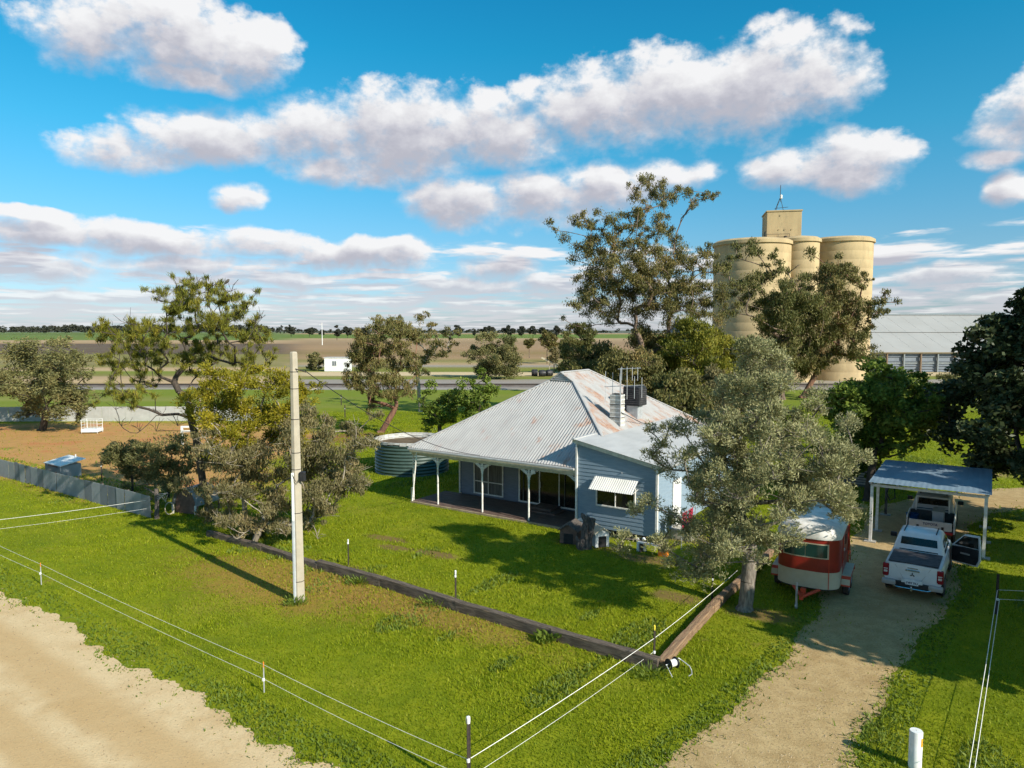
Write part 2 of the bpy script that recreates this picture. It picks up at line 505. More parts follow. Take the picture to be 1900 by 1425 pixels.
class MB:
    """collects faces for one mesh"""
    def __init__(self):
        self.v = []
        self.f = []

    def add(self, vs, fs):
        o = len(self.v)
        self.v += [tuple(p) for p in vs]
        self.f += [tuple(i + o for i in f) for f in fs]
        return self

    def box(self, c, s, rz=0.0, rx=0.0, ry=0.0, taper=1.0):
        M = Matrix.Rotation(rz, 3, 'Z') @ Matrix.Rotation(ry, 3, 'Y') @ Matrix.Rotation(rx, 3, 'X')
        vs = []
        for z in (-1, 1):
            t = taper if z > 0 else 1.0
            for x, y in ((-1, -1), (1, -1), (1, 1), (-1, 1)):
                vs.append(Vector(c) + M @ Vector((x * s[0] / 2 * t, y * s[1] / 2 * t, z * s[2] / 2)))
        return self.add(vs, [(3, 2, 1, 0), (4, 5, 6, 7), (0, 1, 5, 4), (1, 2, 6, 5), (2, 3, 7, 6), (3, 0, 4, 7)])

    def tube(self, pts, radii, n=8, cap=True, squash=1.0):
        pts = [Vector(p) for p in pts]
        if not hasattr(radii, '__len__'):
            radii = [radii] * len(pts)
        rings = []
        for i, p in enumerate(pts):
            d = (pts[min(i + 1, len(pts) - 1)] - pts[max(i - 1, 0)])
            if d.length < 1e-9:
                d = Vector((0, 0, 1))
            d.normalize()
            ref = Vector((0, 0, 1)) if abs(d.z) < 0.95 else Vector((1, 0, 0))
            a = d.cross(ref).normalized()
            bb = a.cross(d).normalized()
            rings.append([p + (a * math.cos(2 * math.pi * k / n) + bb * math.sin(2 * math.pi * k / n) * squash) * radii[i] for k in range(n)])
        vs = [q for r_ in rings for q in r_]
        fs = []
        for i in range(len(rings) - 1):
            for k in range(n):
                k2 = (k + 1) % n
                fs.append((i * n + k, i * n + k2, (i + 1) * n + k2, (i + 1) * n + k))
        if cap:
            fs.append(tuple(range(n))[::-1])
            fs.append(tuple((len(rings) - 1) * n + k for k in range(n)))
        return self.add(vs, fs)

    def prism(self, poly, axis, lo, hi):
        """polygon (list of 2D) extruded along axis 'x','y','z'"""
        def mk(p, t):
            return {'x': (t, p[0], p[1]), 'y': (p[0], t, p[1]), 'z': (p[0], p[1], t)}[axis]
        n = len(poly)
        vs = [mk(p, lo) for p in poly] + [mk(p, hi) for p in poly]
        fs = [tuple(range(n))[::-1], tuple(range(n, 2 * n))]
        for k in range(n):
            k2 = (k + 1) % n
            fs.append((k, k2, n + k2, n + k))
        return self.add(vs, fs)

    def lathe(self, prof, n=24, c=(0, 0, 0), axis='z', cap=False):
        vs = []
        for (r_, t) in prof:
            for k in range(n):
                a = 2 * math.pi * k / n
                x, y = r_ * math.cos(a), r_ * math.sin(a)
                p = {'z': (x, y, t), 'x': (t, x, y), 'y': (x, t, y)}[axis]
                vs.append((p[0] + c[0], p[1] + c[1], p[2] + c[2]))
        fs = []
        for i in range(len(prof) - 1):
            for k in range(n):
                k2 = (k + 1) % n
                fs.append((i * n + k, i * n + k2, (i + 1) * n + k2, (i + 1) * n + k))
        if cap:
            fs.append(tuple(range(n))[::-1])
            fs.append(tuple((len(prof) - 1) * n + k for k in range(n)))
        return self.add(vs, fs)

    def build(self, name, material, parent=None, smooth=False, bevel=0.0, seg=2, fix=True):
        me = bpy.data.meshes.new(name)
        me.from_pydata(self.v, [], self.f)
        if fix or bevel:
            bm = bmesh.new()
            bm.from_mesh(me)
            bmesh.ops.recalc_face_normals(bm, faces=bm.faces)
            if bevel:
                es = [e for e in bm.edges if len(e.link_faces) == 2 and e.calc_face_angle(0) > 0.5]
                bmesh.ops.bevel(bm, geom=es, offset=bevel, segments=seg, profile=0.5, affect='EDGES', clamp_overlap=True)
            bm.to_mesh(me)
            bm.free()
        me.update()
        o = link(name, me, material, parent)
        if smooth:
            me.shade_smooth()
            if hasattr(me, 'set_sharp_from_angle'):
                me.set_sharp_from_angle(angle=R(38))
        return o


def copy_tree(o, parent=None):
    c = o.copy()
    COL.objects.link(c)
    c.parent = parent
    for ch in list(o.children):
        copy_tree(ch, c)
    return c


def text_mesh(name, body, size, material, parent, M, extrude=0.004, bold=0.0):
    cu = bpy.data.curves.new(name, 'FONT')
    cu.body = body
    cu.size = size
    cu.extrude = extrude
    cu.offset = bold
    cu.align_x = 'CENTER'
    cu.align_y = 'CENTER'
    to = bpy.data.objects.new(name + '_tmp', cu)
    COL.objects.link(to)
    bpy.context.view_layer.update()
    me = bpy.data.meshes.new_from_object(to)
    bpy.data.objects.remove(to)
    me.name = name
    me.transform(M)
    return link(name, me, material, parent)


def at(px, py, d):
    """point of the place at ground distance d metres that the photograph shows at (px, py)"""
    u = (px - 950) / FPX
    v = (py - 712.5) / FPX
    c, s = math.cos(PITCH), math.sin(PITCH)
    t = d / (c - v * s)
    return np.array((u * t, d, CAM_H + (-s - v * c) * t))

# ------------------------------------------------------------------ ground
ROAD_EDGE = [(-75, 66), (-45, 44.2), (-30, 33.2), (-17.96, 24.32), (-13.4, 20.93), (-10.15, 18.5), (-7.99, 16.94), (-6.16, 15.62), (-4.5, 14.58), (-3.3, 13.75), (-1.5, 12.3), (2.0, 10.2), (8, 7.2), (20, 0.5), (40, -11)]
DRIVE_L = [(0.5, 11.2), (2.4, 13.7), (4.05, 15.08), (5.51, 16.68), (7.31, 18.65), (8.66, 20.54), (10.0, 22.6), (11.0, 24.6), (12.8, 27.0), (14.6, 30.13), (17.0, 33.4), (19.5, 36.5), (24, 38.6), (30, 40.5)]
DRIVE_R = [(9.5, 6.9), (8.2, 10.5), (7.05, 14.01), (8.0, 15.3), (9.33, 16.94), (11.52, 19.64), (13.27, 21.53), (14.9, 23.3), (17.2, 26.6), (19.4, 29.6), (21.2, 32.2), (24.0, 34.6), (28, 36.2), (33, 37.8)]


def wob(x, y, k=1.0):
    return (math.sin(x * 1.7 + y * 0.9) + math.sin(x * 4.1 - y * 3.3 + 1.0) * 0.6 + math.sin(x * 9.3 + y * 7.7 + 2.0) * 0.35 + math.sin(x * 21 - y * 17) * 0.22) * 0.16 * k


def strip_mesh(name, left, right, z, material, kl, kr, sub=22):
    """sheet between two polylines with matching corner points; edges wander a little"""
    def fine(pl, k):
        pts = []
        for (x0, y0), (x1, y1) in zip(pl[:-1], pl[1:]):
            for i in range(sub):
                t = i / sub
                pts.append((x0 + (x1 - x0) * t, y0 + (y1 - y0) * t))
        pts.append(pl[-1])
        out = []
        for i, (x, y) in enumerate(pts):
            a, b_ = pts[max(i - 1, 0)], pts[min(i + 1, len(pts) - 1)]
            dx, dy = b_[0] - a[0], b_[1] - a[1]
            L_ = math.hypot(dx, dy) or 1
            w_ = wob(x, y, k)
            out.append((x - dy / L_ * w_, y + dx / L_ * w_))
        return np.array(out)
    A, B = fine(left, kl), fine(right, kr)
    n = len(A)
    vs = np.concatenate([np.c_[A, np.full(n, z)], np.c_[B, np.full(n, z)]])
    i = np.arange(n - 1)
    fs = np.c_[i, i + n, i + n + 1, i + 1]
    me = fast_mesh(name, vs, [fs])
    return tag(link(name, me, material), kind='structure')


# main ground: turf near the house, red yard, then the paddocks out to the horizon
m, b = new_mat('ground_turf')
P = b.n('ShaderNodeNewGeometry').outputs['Position']
gx, gy, gz = b.sep(P)
n_big = b.noise(P, 0.16, 5, 0.6)
n_mid = b.noise(P, 1.1, 6, 0.62)
n_fine = b.noise(P, 9.0, 5, 0.7)
turf = b.mix(b.sstep(n_mid, 0.32, 0.68), (0.14, 0.178, 0.007), (0.22, 0.238, 0.010))
turf = b.mix(b.sstep(n_fine, 0.50, 0.78), turf, (0.085, 0.095, 0.008))
turf = b.mix(b.m('MULTIPLY', b.sstep(n_big, 0.50, 0.70), 0.6), turf, (0.245, 0.225, 0.028))
turf = b.mix(b.m('MULTIPLY', b.sstep(b.noise(b.vm('ADD', P, (21, 13, 0)), 0.22, 4, 0.6), 0.50, 0.66), 0.55), turf, (0.095, 0.135, 0.006))
soil = b.mix(b.sstep(n_fine, 0.35, 0.7), (0.27, 0.135, 0.055), (0.20, 0.105, 0.045))
turf = b.mix(b.m('MULTIPLY', b.sstep(b.noise(b.vm('ADD', P, (7, 3, 0)), 0.55, 6, 0.65), 0.63, 0.72), 0.6), turf, (0.19, 0.115, 0.05))


def patch(cx, cy, rx, ry, rot=0.0, soft=0.35, nz=0.8):
    v = b.vm('SUBTRACT', P, (cx, cy, 0))
    x_, y_, _ = b.sep(v)
    c_, s_ = math.cos(rot), math.sin(rot)
    u = b.m('ADD', b.m('MULTIPLY', x_, c_ / rx), b.m('MULTIPLY', y_, s_ / rx))
    q = b.m('ADD', b.m('MULTIPLY', x_, -s_ / ry), b.m('MULTIPLY', y_, c_ / ry))
    d = b.m('SQRT', b.m('MULTIPLY_ADD', u, u, b.m('MULTIPLY', q, q)))
    d = b.m('ADD', d, b.m('MULTIPLY', b.m('SUBTRACT', n_mid, 0.5), nz))
    return b.m('SUBTRACT', 1.0, b.sstep(d, 1 - soft, 1 + soft))


red = b.mix(b.sstep(n_mid, 0.35, 0.7), (0.45, 0.245, 0.085), (0.37, 0.215, 0.075))
red = b.mix(b.sstep(b.noise(P, 0.35, 5, 0.6), 0.50, 0.66), red, (0.44, 0.19, 0.075))
red = b.mix(b.m('MULTIPLY', b.sstep(b.noise(b.vm('ADD', P, (40, 2, 0)), 0.28, 5, 0.6), 0.55, 0.68), 0.6), red, (0.17, 0.165, 0.03))
yard = patch(-38, 55.5, 24, 13.6, 0.0, 0.1, 0.25)
yard = b.m('MAXIMUM', yard, patch(-22, 44, 9, 6, -0.6, 0.3, 0.5))
col = b.mix(yard, turf, red)
col = b.mix(patch(-10.5, 59, 7.5, 3.2, 0.1), col, (0.26, 0.12, 0.055))
dry = b.mix(b.sstep(n_fine, 0.35, 0.65), (0.36, 0.185, 0.05), (0.25, 0.165, 0.035))
col = b.mix(b.m('MULTIPLY', patch(-8.2, 24.9, 4.8, 2.0, -0.55, 0.6, 1.8), 0.7), col, dry)
col = b.mix(b.m('MULTIPLY', patch(-2.8, 22.1, 4.6, 0.9, -0.62, 0.6, 1.8), 0.6), col, dry)
for (cx, cy, rx, ry) in [(-5.4, 30.2, 1.1, .35), (-4.9, 28.9, .9, .3), (-3.0, 28.0, 1.2, .4), (5.2, 27.4, 1.2, .5), (5.6, 23.4, .8, .5), (-6.0, 26.3, .8, .3), (7.9, 21.9, 1.0, .5), (3.4, 29.2, 1.5, .5)]:
    col = b.mix(b.m('MULTIPLY', patch(cx, cy, rx, ry, -0.5, 0.5, 1.6), 0.75), col, (0.17, 0.095, 0.05))
tan = b.mix(b.sstep(n_fine, 0.3, 0.7), (0.40, 0.27, 0.135), (0.31, 0.20, 0.10))
col = b.mix(b.m('MULTIPLY', patch(26.5, 44, 7, 1.5, 0.1, 0.35, 0.8), 0.85), col, tan)
col = b.mix(b.m('MULTIPLY', patch(8.2, 30.0, 5.2, 0.7, -0.593, 0.3, 0.5), 0.9), col, tan)
# paddocks by distance
streak = b.noise(b.vm('MULTIPLY', P, (0.006, 0.05, 1)), 1.0, 6, 0.65)
lg = b.m('MULTIPLY', b.m('SUBTRACT', b.m('LOGARITHM', b.m('MAXIMUM', gy, 10.0), 10.0), 1.9), 1 / 1.6)
lg = b.m('ADD', lg, b.m('MULTIPLY', b.m('SUBTRACT', streak, 0.5), 0.022))
GRN = (0.155, 0.195, 0.020)
GRY = (0.30, 0.265, 0.235)
SND = (0.47, 0.33, 0.185)
OLV = (0.21, 0.19, 0.055)
DRK = (0.125, 0.088, 0.066)
PAL = (0.42, 0.29, 0.165)
BRN = (0.34, 0.215, 0.12)
FGR = (0.125, 0.185, 0.035)
HOR = (0.11, 0.125, 0.10)
left = b.ramp(lg, [(0.0, GRN), (0.03, GRN), (0.04, (0.22, 0.23, 0.05)), (0.055, GRN), (0.079, GRN), (0.082, GRY), (0.104, GRY), (0.107, PAL), (0.112, SND), (0.150, SND), (0.156, OLV), (0.178, GRN), (0.185, SND), (0.20, PAL), (0.215, OLV), (0.25, (0.24, 0.2, 0.085)), (0.325, OLV), (0.337, DRK), (0.478, DRK), (0.487, BRN), (0.52, PAL), (0.56, PAL), (0.572, FGR), (0.96, (0.13, 0.18, 0.06)), (0.98, HOR)])
right = b.ramp(lg, [(0.0, GRN), (0.079, GRN), (0.082, GRY), (0.132, GRY), (0.136, GRN), (0.152, OLV), (0.156, (0.56, 0.43, 0.26)), (0.176, (0.56, 0.43, 0.26)), (0.182, GRN), (0.206, OLV), (0.218, GRY), (0.235, PAL), (0.26, OLV), (0.29, BRN), (0.34, (0.25, 0.17, 0.075)), (0.40, BRN), (0.50, (0.30, 0.2, 0.115)), (0.61, PAL), (0.632, FGR), (0.80, FGR), (0.815, PAL), (0.86, PAL), (0.90, HOR)])
side = b.m('ADD', b.m('DIVIDE', gx, b.m('MAXIMUM', gy, 1.0)), b.m('MULTIPLY', b.m('SUBTRACT', n_big, 0.5), 0.05))
far = b.mix(b.sstep(side, -0.34, -0.28), left, right)
far = b.mix(b.m('MULTIPLY', b.sstep(b.noise(b.vm('MULTIPLY', P, (0.05, 0.16, 1)), 1.0, 6, 0.65), 0.48, 0.72), 0.42), far, (0.25, 0.22, 0.06))
far = b.mix(b.m('MULTIPLY', b.sstep(streak, 0.45, 0.75), 0.30), far, (0.17, 0.12, 0.07))
col = b.mix(b.sstep(gy, 77.0, 84.0), col, far)
finish(m, b, col, 0.95, 0, None, spec=0.1)
MATS['ground_turf'] = m
gv = [(-14000, -200, 0), (14000, -200, 0), (14000, 14000, 0), (-14000, 14000, 0)]
ground = tag(link('ground', fast_mesh('ground', gv, [np.array([[0, 1, 2, 3]])]), 'ground_turf'), kind='structure')


def dirt_mat(name, c1, c2, c3, scale, tracks=None, pebble=40, peb=0.45):
    m, b = new_mat(name)
    P = b.n('ShaderNodeNewGeometry').outputs['Position']
    n1 = b.noise(P, scale, 6, 0.62)
    n2 = b.noise(P, scale * 0.25, 4, 0.55)
    n3 = b.noise(P, pebble, 4, 0.75)
    col = b.mix(b.sstep(n1, 0.32, 0.68), c1, c2)
    col = b.mix(b.m('MULTIPLY', b.sstep(n2, 0.45, 0.7), 0.55), col, c3)
    if tracks:
        # wheel tracks: distance across the road
        nx, ny, offs = tracks
        d = b.vm('DOT_PRODUCT', P, (nx, ny, 0))
        d = b.m('ADD', d, b.m('MULTIPLY', b.m('SUBTRACT', n2, 0.5), 0.7))
        for o_, w_ in offs:
            q = b.m('ABSOLUTE', b.m('SUBTRACT', d, o_))
            f = b.m('SUBTRACT', 1.0, b.sstep(q, w_ * 0.35, w_))
            col = b.mix(b.m('MULTIPLY', f, 0.7), col, c3)
    col = b.mix(b.m('MULTIPLY', b.sstep(n3, 0.50, 0.68), peb), col, tuple(x * 0.50 for x in c2))
    finish(m, b, col, 0.95, 0, b.m('ADD', n3, n1), 0.5, 0.03, spec=0.1)
    MATS[name] = m


# across-road direction (pointing to the house side)
rn = Vector((0.593, 0.805)).normalized()
c0 = rn.x * -7.99 + rn.y * 16.94
dirt_mat('road_sand', (0.63, 0.475, 0.275), (0.575, 0.42, 0.235), (0.48, 0.315, 0.145), 1.6, (rn.x, rn.y, [(c0 - 1.65, 0.8), (c0 - 3.3, 0.7), (c0 - 5.2, 0.8)]), 15, 0.35)
dirt_mat('drive_gravel', (0.47, 0.34, 0.17), (0.38, 0.265, 0.125), (0.33, 0.22, 0.10), 2.2, None, 17, 0.7)
road_far = [(x - rn.x * 8.5, y - rn.y * 8.5) for x, y in ROAD_EDGE]
strip_mesh('dirt_road', ROAD_EDGE, road_far, 0.004, 'road_sand', 1.0, 0.0)
strip_mesh('driveway', DRIVE_L, DRIVE_R, 0.008, 'drive_gravel', 0.7, 0.7)

# concrete apron path along the wing and gravel hardstand by the railway
def quad_sheet(name, pts, z, material):
    me = fast_mesh(name, [(x, y, z) for x, y in pts], [np.array([list(range(len(pts)))])])
    return tag(link(name, me, material), kind='structure')


# ------------------------------------------------------------------ point in region tests for the turf
def side_of(poly, X, Y):
    """signed distance-ish: positive to the left of the polyline (nearest segment)"""
    best = np.full(X.shape, 1e9)
    sgn = np.zeros(X.shape)
    for (x0, y0), (x1, y1) in zip(poly[:-1], poly[1:]):
        dx, dy = x1 - x0, y1 - y0
        L2 = dx * dx + dy * dy
        t = np.clip(((X - x0) * dx + (Y - y0) * dy) / L2, 0, 1)
        d = np.hypot(X - x0 - t * dx, Y - y0 - t * dy)
        c = dx * (Y - y0) - dy * (X - x0)
        upd = d < best
        best = np.where(upd, d, best)
        sgn = np.where(upd, np.sign(c), sgn)
    return best * sgn


# ------------------------------------------------------------------ railway line beyond the house yard
rail = thing('railway_track', 'dark rusty railway track running across beyond the green paddock', 'railway track', (0, 0, 0))
for yy in (113.4, 114.9):
    MB().box((-20, yy, 0.28), (330, 0.10, 0.16)).build('rail', 'dark_steel', rail)
MB().prism([(111.6, 0.01), (113.0, 0.2), (115.4, 0.2), (116.8, 0.01)], 'x', -185, 145).build('ballast_bed', mat('ballast', (0.19, 0.16, 0.14), (0.13, 0.105, 0.09), 0.8, 0.95, bump=0.4), rail)

# ------------------------------------------------------------------ grain silos
silo = thing('grain_silo', 'cluster of tall cream concrete grain silos with square headhouse on top', 'silo', (54, 126, 0))


def silo_cell(px_c, d, r, top):
    c = at(px_c, 700, d)
    prof = [(r, 0.0)]
    nz = 16
    for k in range(1, nz + 1):
        zz = (top - 0.7) * k / nz
        prof += [(r, zz - 0.06), (r - 0.016, zz), (r, zz + 0.06)]
    prof += [(r, top - 0.6), (r + 0.28, top - 0.55), (r + 0.28, top)]
    o = MB().lathe(prof, 56, (c[0] - 54, d - 126, 0)).build('cell', 'silo_concrete', silo, smooth=True)
    rim = MB().lathe([(r + 0.275, top), (r - 0.3, top + 0.35), (0.02, top + 0.8)], 56, (c[0] - 54, d - 126, 0)).build('cap', 'silo_concrete', silo, smooth=True)
    return c


def zt(py, d):
    return at(950, py, d)[2]


silo_cell(1390, 127, 6.55, zt(443, 120.5))
silo_cell(1476, 126, 3.3, zt(441, 122.8))
silo_cell(1551, 131, 5.45, zt(440, 125.4))
silo_cell(1470, 138, 6.0, zt(443, 127))
hb = at(1461, 441, 126.0)
hh = MB()
hz0, hz1 = zt(447, 126), zt(392, 126)
M4 = Matrix.Rotation(-0.18, 4, 'Z')
hcx, hcy = hb[0] - 54, 3.0
MB().box((hcx, hcy, (hz0 + hz1) / 2), (5.75, 6.2, hz1 - hz0), rz=-0.21).build('headhouse', 'silo_concrete', silo, bevel=0.04)
MB().box((hcx, hcy, hz1 + 0.1), (6.0, 6.45, 0.22), rz=-0.21).build('headhouse_roof', 'silo_concrete', silo)


def hh_pt(x, y, z):
    c_, s_ = math.cos(-0.21), math.sin(-0.21)
    return (hcx + x * c_ - y * s_, hcy + x * s_ + y * c_, z)


for (xx, zz, rr) in [(-0.7, hz1 - 0.75, 0.14), (-0.9, hz0 + 1.9, 0.12), (0.1, hz0 + 1.9, 0.16), (1.2, hz0 + 1.9, 0.13)]:
    MB().lathe([(rr, -0.03), (rr, 0.02), (0.01, 0.025)], 10, hh_pt(xx, -3.11, zz), 'y').build('vent_hole', 'silo_dark', silo)
MB().box(hh_pt(-2.9, -1.0, hz0 + 1.0), (0.06, 1.0, 1.9), rz=-0.21).build('door', 'silo_dark', silo)
rl = MB()
for zz in (hz0 + 0.65, hz0 + 1.15):
    rl.tube([hh_pt(-2.9, -3.5, zz), hh_pt(0.9, -3.5, zz)], 0.035, 5)
for xx in (-2.9, -1.0, 0.9):
    rl.tube([hh_pt(xx, -3.5, hz0 - 0.1), hh_pt(xx, -3.5, hz0 + 1.15)], 0.035, 5)
rl.build('handrail', 'dark_steel', silo)
MB().lathe([(0.01, -0.3), (0.3, -0.2), (0.3, 0.25), (0.01, 0.35)], 10, hh_pt(0.2, -3.6, hz0 + 0.5)).build('pulley_box', 'dark_steel', silo)
ant = MB()
tz = hz1 + 0.1
ant.tube([hh_pt(-0.3, 0, tz + 2.0), hh_pt(-0.3, 0, tz + 5.0)], 0.055, 5)
for (xx, yy) in ((-1.3, 0.8), (-1.2, -0.8), (0.4, 0.0)):
    ant.tube([hh_pt(xx, yy, tz), hh_pt(-0.3, 0, tz + 2.9)], 0.045, 5)
ant.tube([hh_pt(-1.3, -0.5, tz + 0.85), hh_pt(1.0, -0.3, tz + 1.05)], 0.04, 5)
ant.build('antenna_mast', 'dark_steel', silo)
MB().lathe([(0.01, -0.42), (0.22, -0.3), (0.22, 0.3), (0.01, 0.42)], 10, hh_pt(-0.2, -0.2, tz + 2.9)).build('antenna_dish', 'white_paint', silo)

# ------------------------------------------------------------------ long grain storage shed
shed = thing('grain_shed', 'long low grain storage shed with pale grey iron roof beside the silos', 'shed', (110, 152, 0))
SX0, SX1 = -70, 86           # local x range
ez, rz_ = 4.3, 12.6
ry_ = 20.0
nsheet = 44
for k in range(nsheet):
    x0 = SX0 + (SX1 - SX0) * k / nsheet
    x1 = SX0 + (SX1 - SX0) * (k + 1) / nsheet - 0.03
    mb = MB()
    mb.add([(x0, -0.8, ez), (x1, -0.8, ez), (x1, ry_ * 0.5, (ez + rz_) / 2 + 0.0), (x0, ry_ * 0.5, (ez + rz_) / 2)], [(0, 1, 2, 3)])
    mb.add([(x0, ry_ * 0.5 - 0.15, (ez + rz_) / 2 + 0.08), (x1, ry_ * 0.5 - 0.15, (ez + rz_) / 2 + 0.08), (x1, ry_, rz_), (x0, ry_, rz_)], [(0, 1, 2, 3)])
    mb.build('roof_sheet', 'shed_roof', shed, fix=False)
MB().add([(SX0, ry_, rz_), (SX1, ry_, rz_), (SX1, 2 * ry_ + 0.8, ez), (SX0, 2 * ry_ + 0.8, ez)], [(0, 1, 2, 3)]).build('rear_roof', 'shed_roof', shed)
MB().box(((SX0 + SX1) / 2, ry_, rz_ + 0.14), (SX1 - SX0, 0.7, 0.22)).build('ridge_cap', 'shelter_iron', shed)
MB().box(((SX0 + SX1) / 2, 0.35, 2.0), (SX1 - SX0, 0.12, 4.0)).build('wall', 'shed_wall', shed)
for sx in (SX0, SX1):
    MB().prism([(0.3, 0), (2 * ry_ - 0.3, 0), (2 * ry_ - 0.3, ez - 0.1), (ry_, rz_ - 0.15), (0.3, ez - 0.1)], 'x', sx - 0.05, sx + 0.05).build('end_wall', 'shed_wall', shed)
for zz, hh_ in ((0.2, 0.14), (0.75, 0.12), (1.35, 0.12), (1.95, 0.3), (2.35, 0.12), (3.35, 0.14)):
    MB().box(((SX0 + SX1) / 2, 0.18, zz), (SX1 - SX0, 0.16, hh_)).build('wall_rail', 'shelter_iron' if hh_ > 0.2 else 'shed_wall', shed)
for k in range(43):
    xx = SX0 + 0.3 + k * 3.62
    MB().box((xx, -0.12, 2.0), (0.26, 0.42, 4.0)).build('post', 'shed_timber' if k % 2 else 'shelter_iron', shed)

# ------------------------------------------------------------------ corrugated iron sheets
def corr_sheet(name, fn, x0, x1, lo, hi, material, parent, period=0.152, amp=0.021, per=6):
    """fn(x, t) -> (point, normal); corrugations run along t, from lo(x) to hi(x)"""
    n = max(2, int(round((x1 - x0) / period * per)))
    vs, fs = [], []
    cnt = 0
    for i in range(n + 1):
        x = x0 + (x1 - x0) * i / n
        a_, b_ = lo(x), hi(x)
        if b_ < a_ + 0.005:
            b_ = a_ + 0.005
        ph = math.sin(2 * math.pi * x / period) * amp
        for t in (a_, b_):
            p, nn = fn(x, t)
            vs.append((p[0] + nn[0] * ph, p[1] + nn[1] * ph, p[2] + nn[2] * ph))
        if i:
            fs.append((cnt - 2, cnt, cnt + 1, cnt - 1))
        cnt += 2
    me = bpy.data.meshes.new(name)
    me.from_pydata(vs, [], fs)
    me.shade_smooth()
    me.update()
    return link(name, me, material, parent)


# ------------------------------------------------------------------ the house (local x along the front, y to the back)
HROT = math.atan2(-0.559, 0.829)
house = thing('weatherboard_house', 'blue weatherboard farmhouse with rusty corrugated iron hip roof and front verandah', 'house', (-5.39, 36.69, 0), HROT)
HW, HD = 12.14, 14.44
EZ, TP = 2.91, 0.632
GM = 5.34                       # gablet depth
RX = HW / 2
cosP = 1 / math.sqrt(1 + TP * TP)
sinP = TP * cosP


def f_front(x, t): return ((x, t, EZ + TP * t), (0, -sinP, cosP))
def f_back(x, t): return ((x, HD - t, EZ + TP * t), (0, sinP, cosP))
def f_left(y, t): return ((t, y, EZ + TP * t), (-sinP, 0, cosP))
def f_right(y, t): return ((HW - t, y, EZ + TP * t), (sinP, 0, cosP))


def chunks(a_, b_, w_):
    n = int(round((b_ - a_) / w_))
    return [(a_ + (b_ - a_) * i / n, a_ + (b_ - a_) * (i + 1) / n) for i in range(n)]


zero = lambda x: 0.0
front_lo = lambda x: 0.0 if x < 9.93 else max(0.0, (4.05 - 0.196 * (x - 9.95) - EZ) / TP)
for (x0, x1) in chunks(0, HW, 0.76):
    corr_sheet('roof_sheet', f_front, x0, x1, front_lo, lambda x: max(0, min(x, HW - x, GM)), 'roof_iron', house)
    corr_sheet('roof_sheet', f_back, x0, x1, zero, lambda x: max(0, min(x, HW - x, RX)), 'roof_iron', house, per=4)
side_hi = lambda y: max(0, y if y < GM else min(RX, HD - y))
for (y0, y1) in chunks(0, HD, 0.76):
    corr_sheet('roof_sheet', f_right, y0, y1, zero, side_hi, 'roof_iron_rusty', house)
    corr_sheet('roof_sheet', f_left, y0, y1, zero, side_hi, 'roof_iron', house, per=4)
# ridge and hip capping
hz_g, hz_r = EZ + TP * GM, EZ + TP * RX


def capping(p, q, name='hip_cap'):
    p, q = Vector(p) + Vector((0, 0, .02)), Vector(q) + Vector((0, 0, .02))
    MB().tube([p, q], 0.085, 8, squash=0.55).build(name, 'roof_iron', house, smooth=True)


capping((0, 0, EZ), (GM, GM, hz_g))
capping((HW - 1.85, 1.85, EZ + TP * 1.85), (HW - GM, GM, hz_g))
capping((GM, GM, hz_g), (RX, GM, hz_r), 'barge')
capping((HW - GM, GM, hz_g), (RX, GM, hz_r), 'barge')
capping((RX, GM - 0.05, hz_r), (RX, HD - RX, hz_r), 'ridge_cap')
capping((0, HD, EZ), (RX, HD - RX, hz_r))
capping((HW, HD, EZ), (RX, HD - RX, hz_r))
MB().add([(GM, GM, hz_g), (HW - GM, GM, hz_g), (RX, GM, hz_r)], [(0, 1, 2)]).build('gable_vent', 'light_iron', house)
for k in range(3):
    w_ = (HW - 2 * GM) * (1 - (k + 0.5) / 4.2)
    MB().box((RX, GM - 0.03, hz_g + 0.06 + 0.11 * k), (w_, 0.05, 0.03), rx=0.5).build('vent_slat', 'light_iron', house)
# gutters and fascia
gt = MB()
gt.box((4.93, -0.06, EZ - 0.07), (9.86, 0.11, 0.10))
gt.build('gutter', 'light_iron', house, bevel=0.02)
MB().box((4.95, 0.06, EZ - 0.19), (9.85, 0.05, 0.16)).build('fascia_board', 'cream_paint', house)
MB().box((-0.05, HD / 2, EZ - 0.07), (0.1, HD, 0.10)).build('gutter', 'light_iron', house)
MB().box((HW / 2, HD + 0.05, EZ - 0.07), (HW, 0.1, 0.10)).build('gutter', 'light_iron', house)
MB().box((4.95, 0.22, EZ - 0.33), (9.8, 0.10, 0.14)).build('verandah_beam', 'cream_paint', house)
MB().box((5.0, 1.55, EZ - 0.24), (9.9, 2.6, 0.03)).build('verandah_ceiling', 'cream_paint', house)
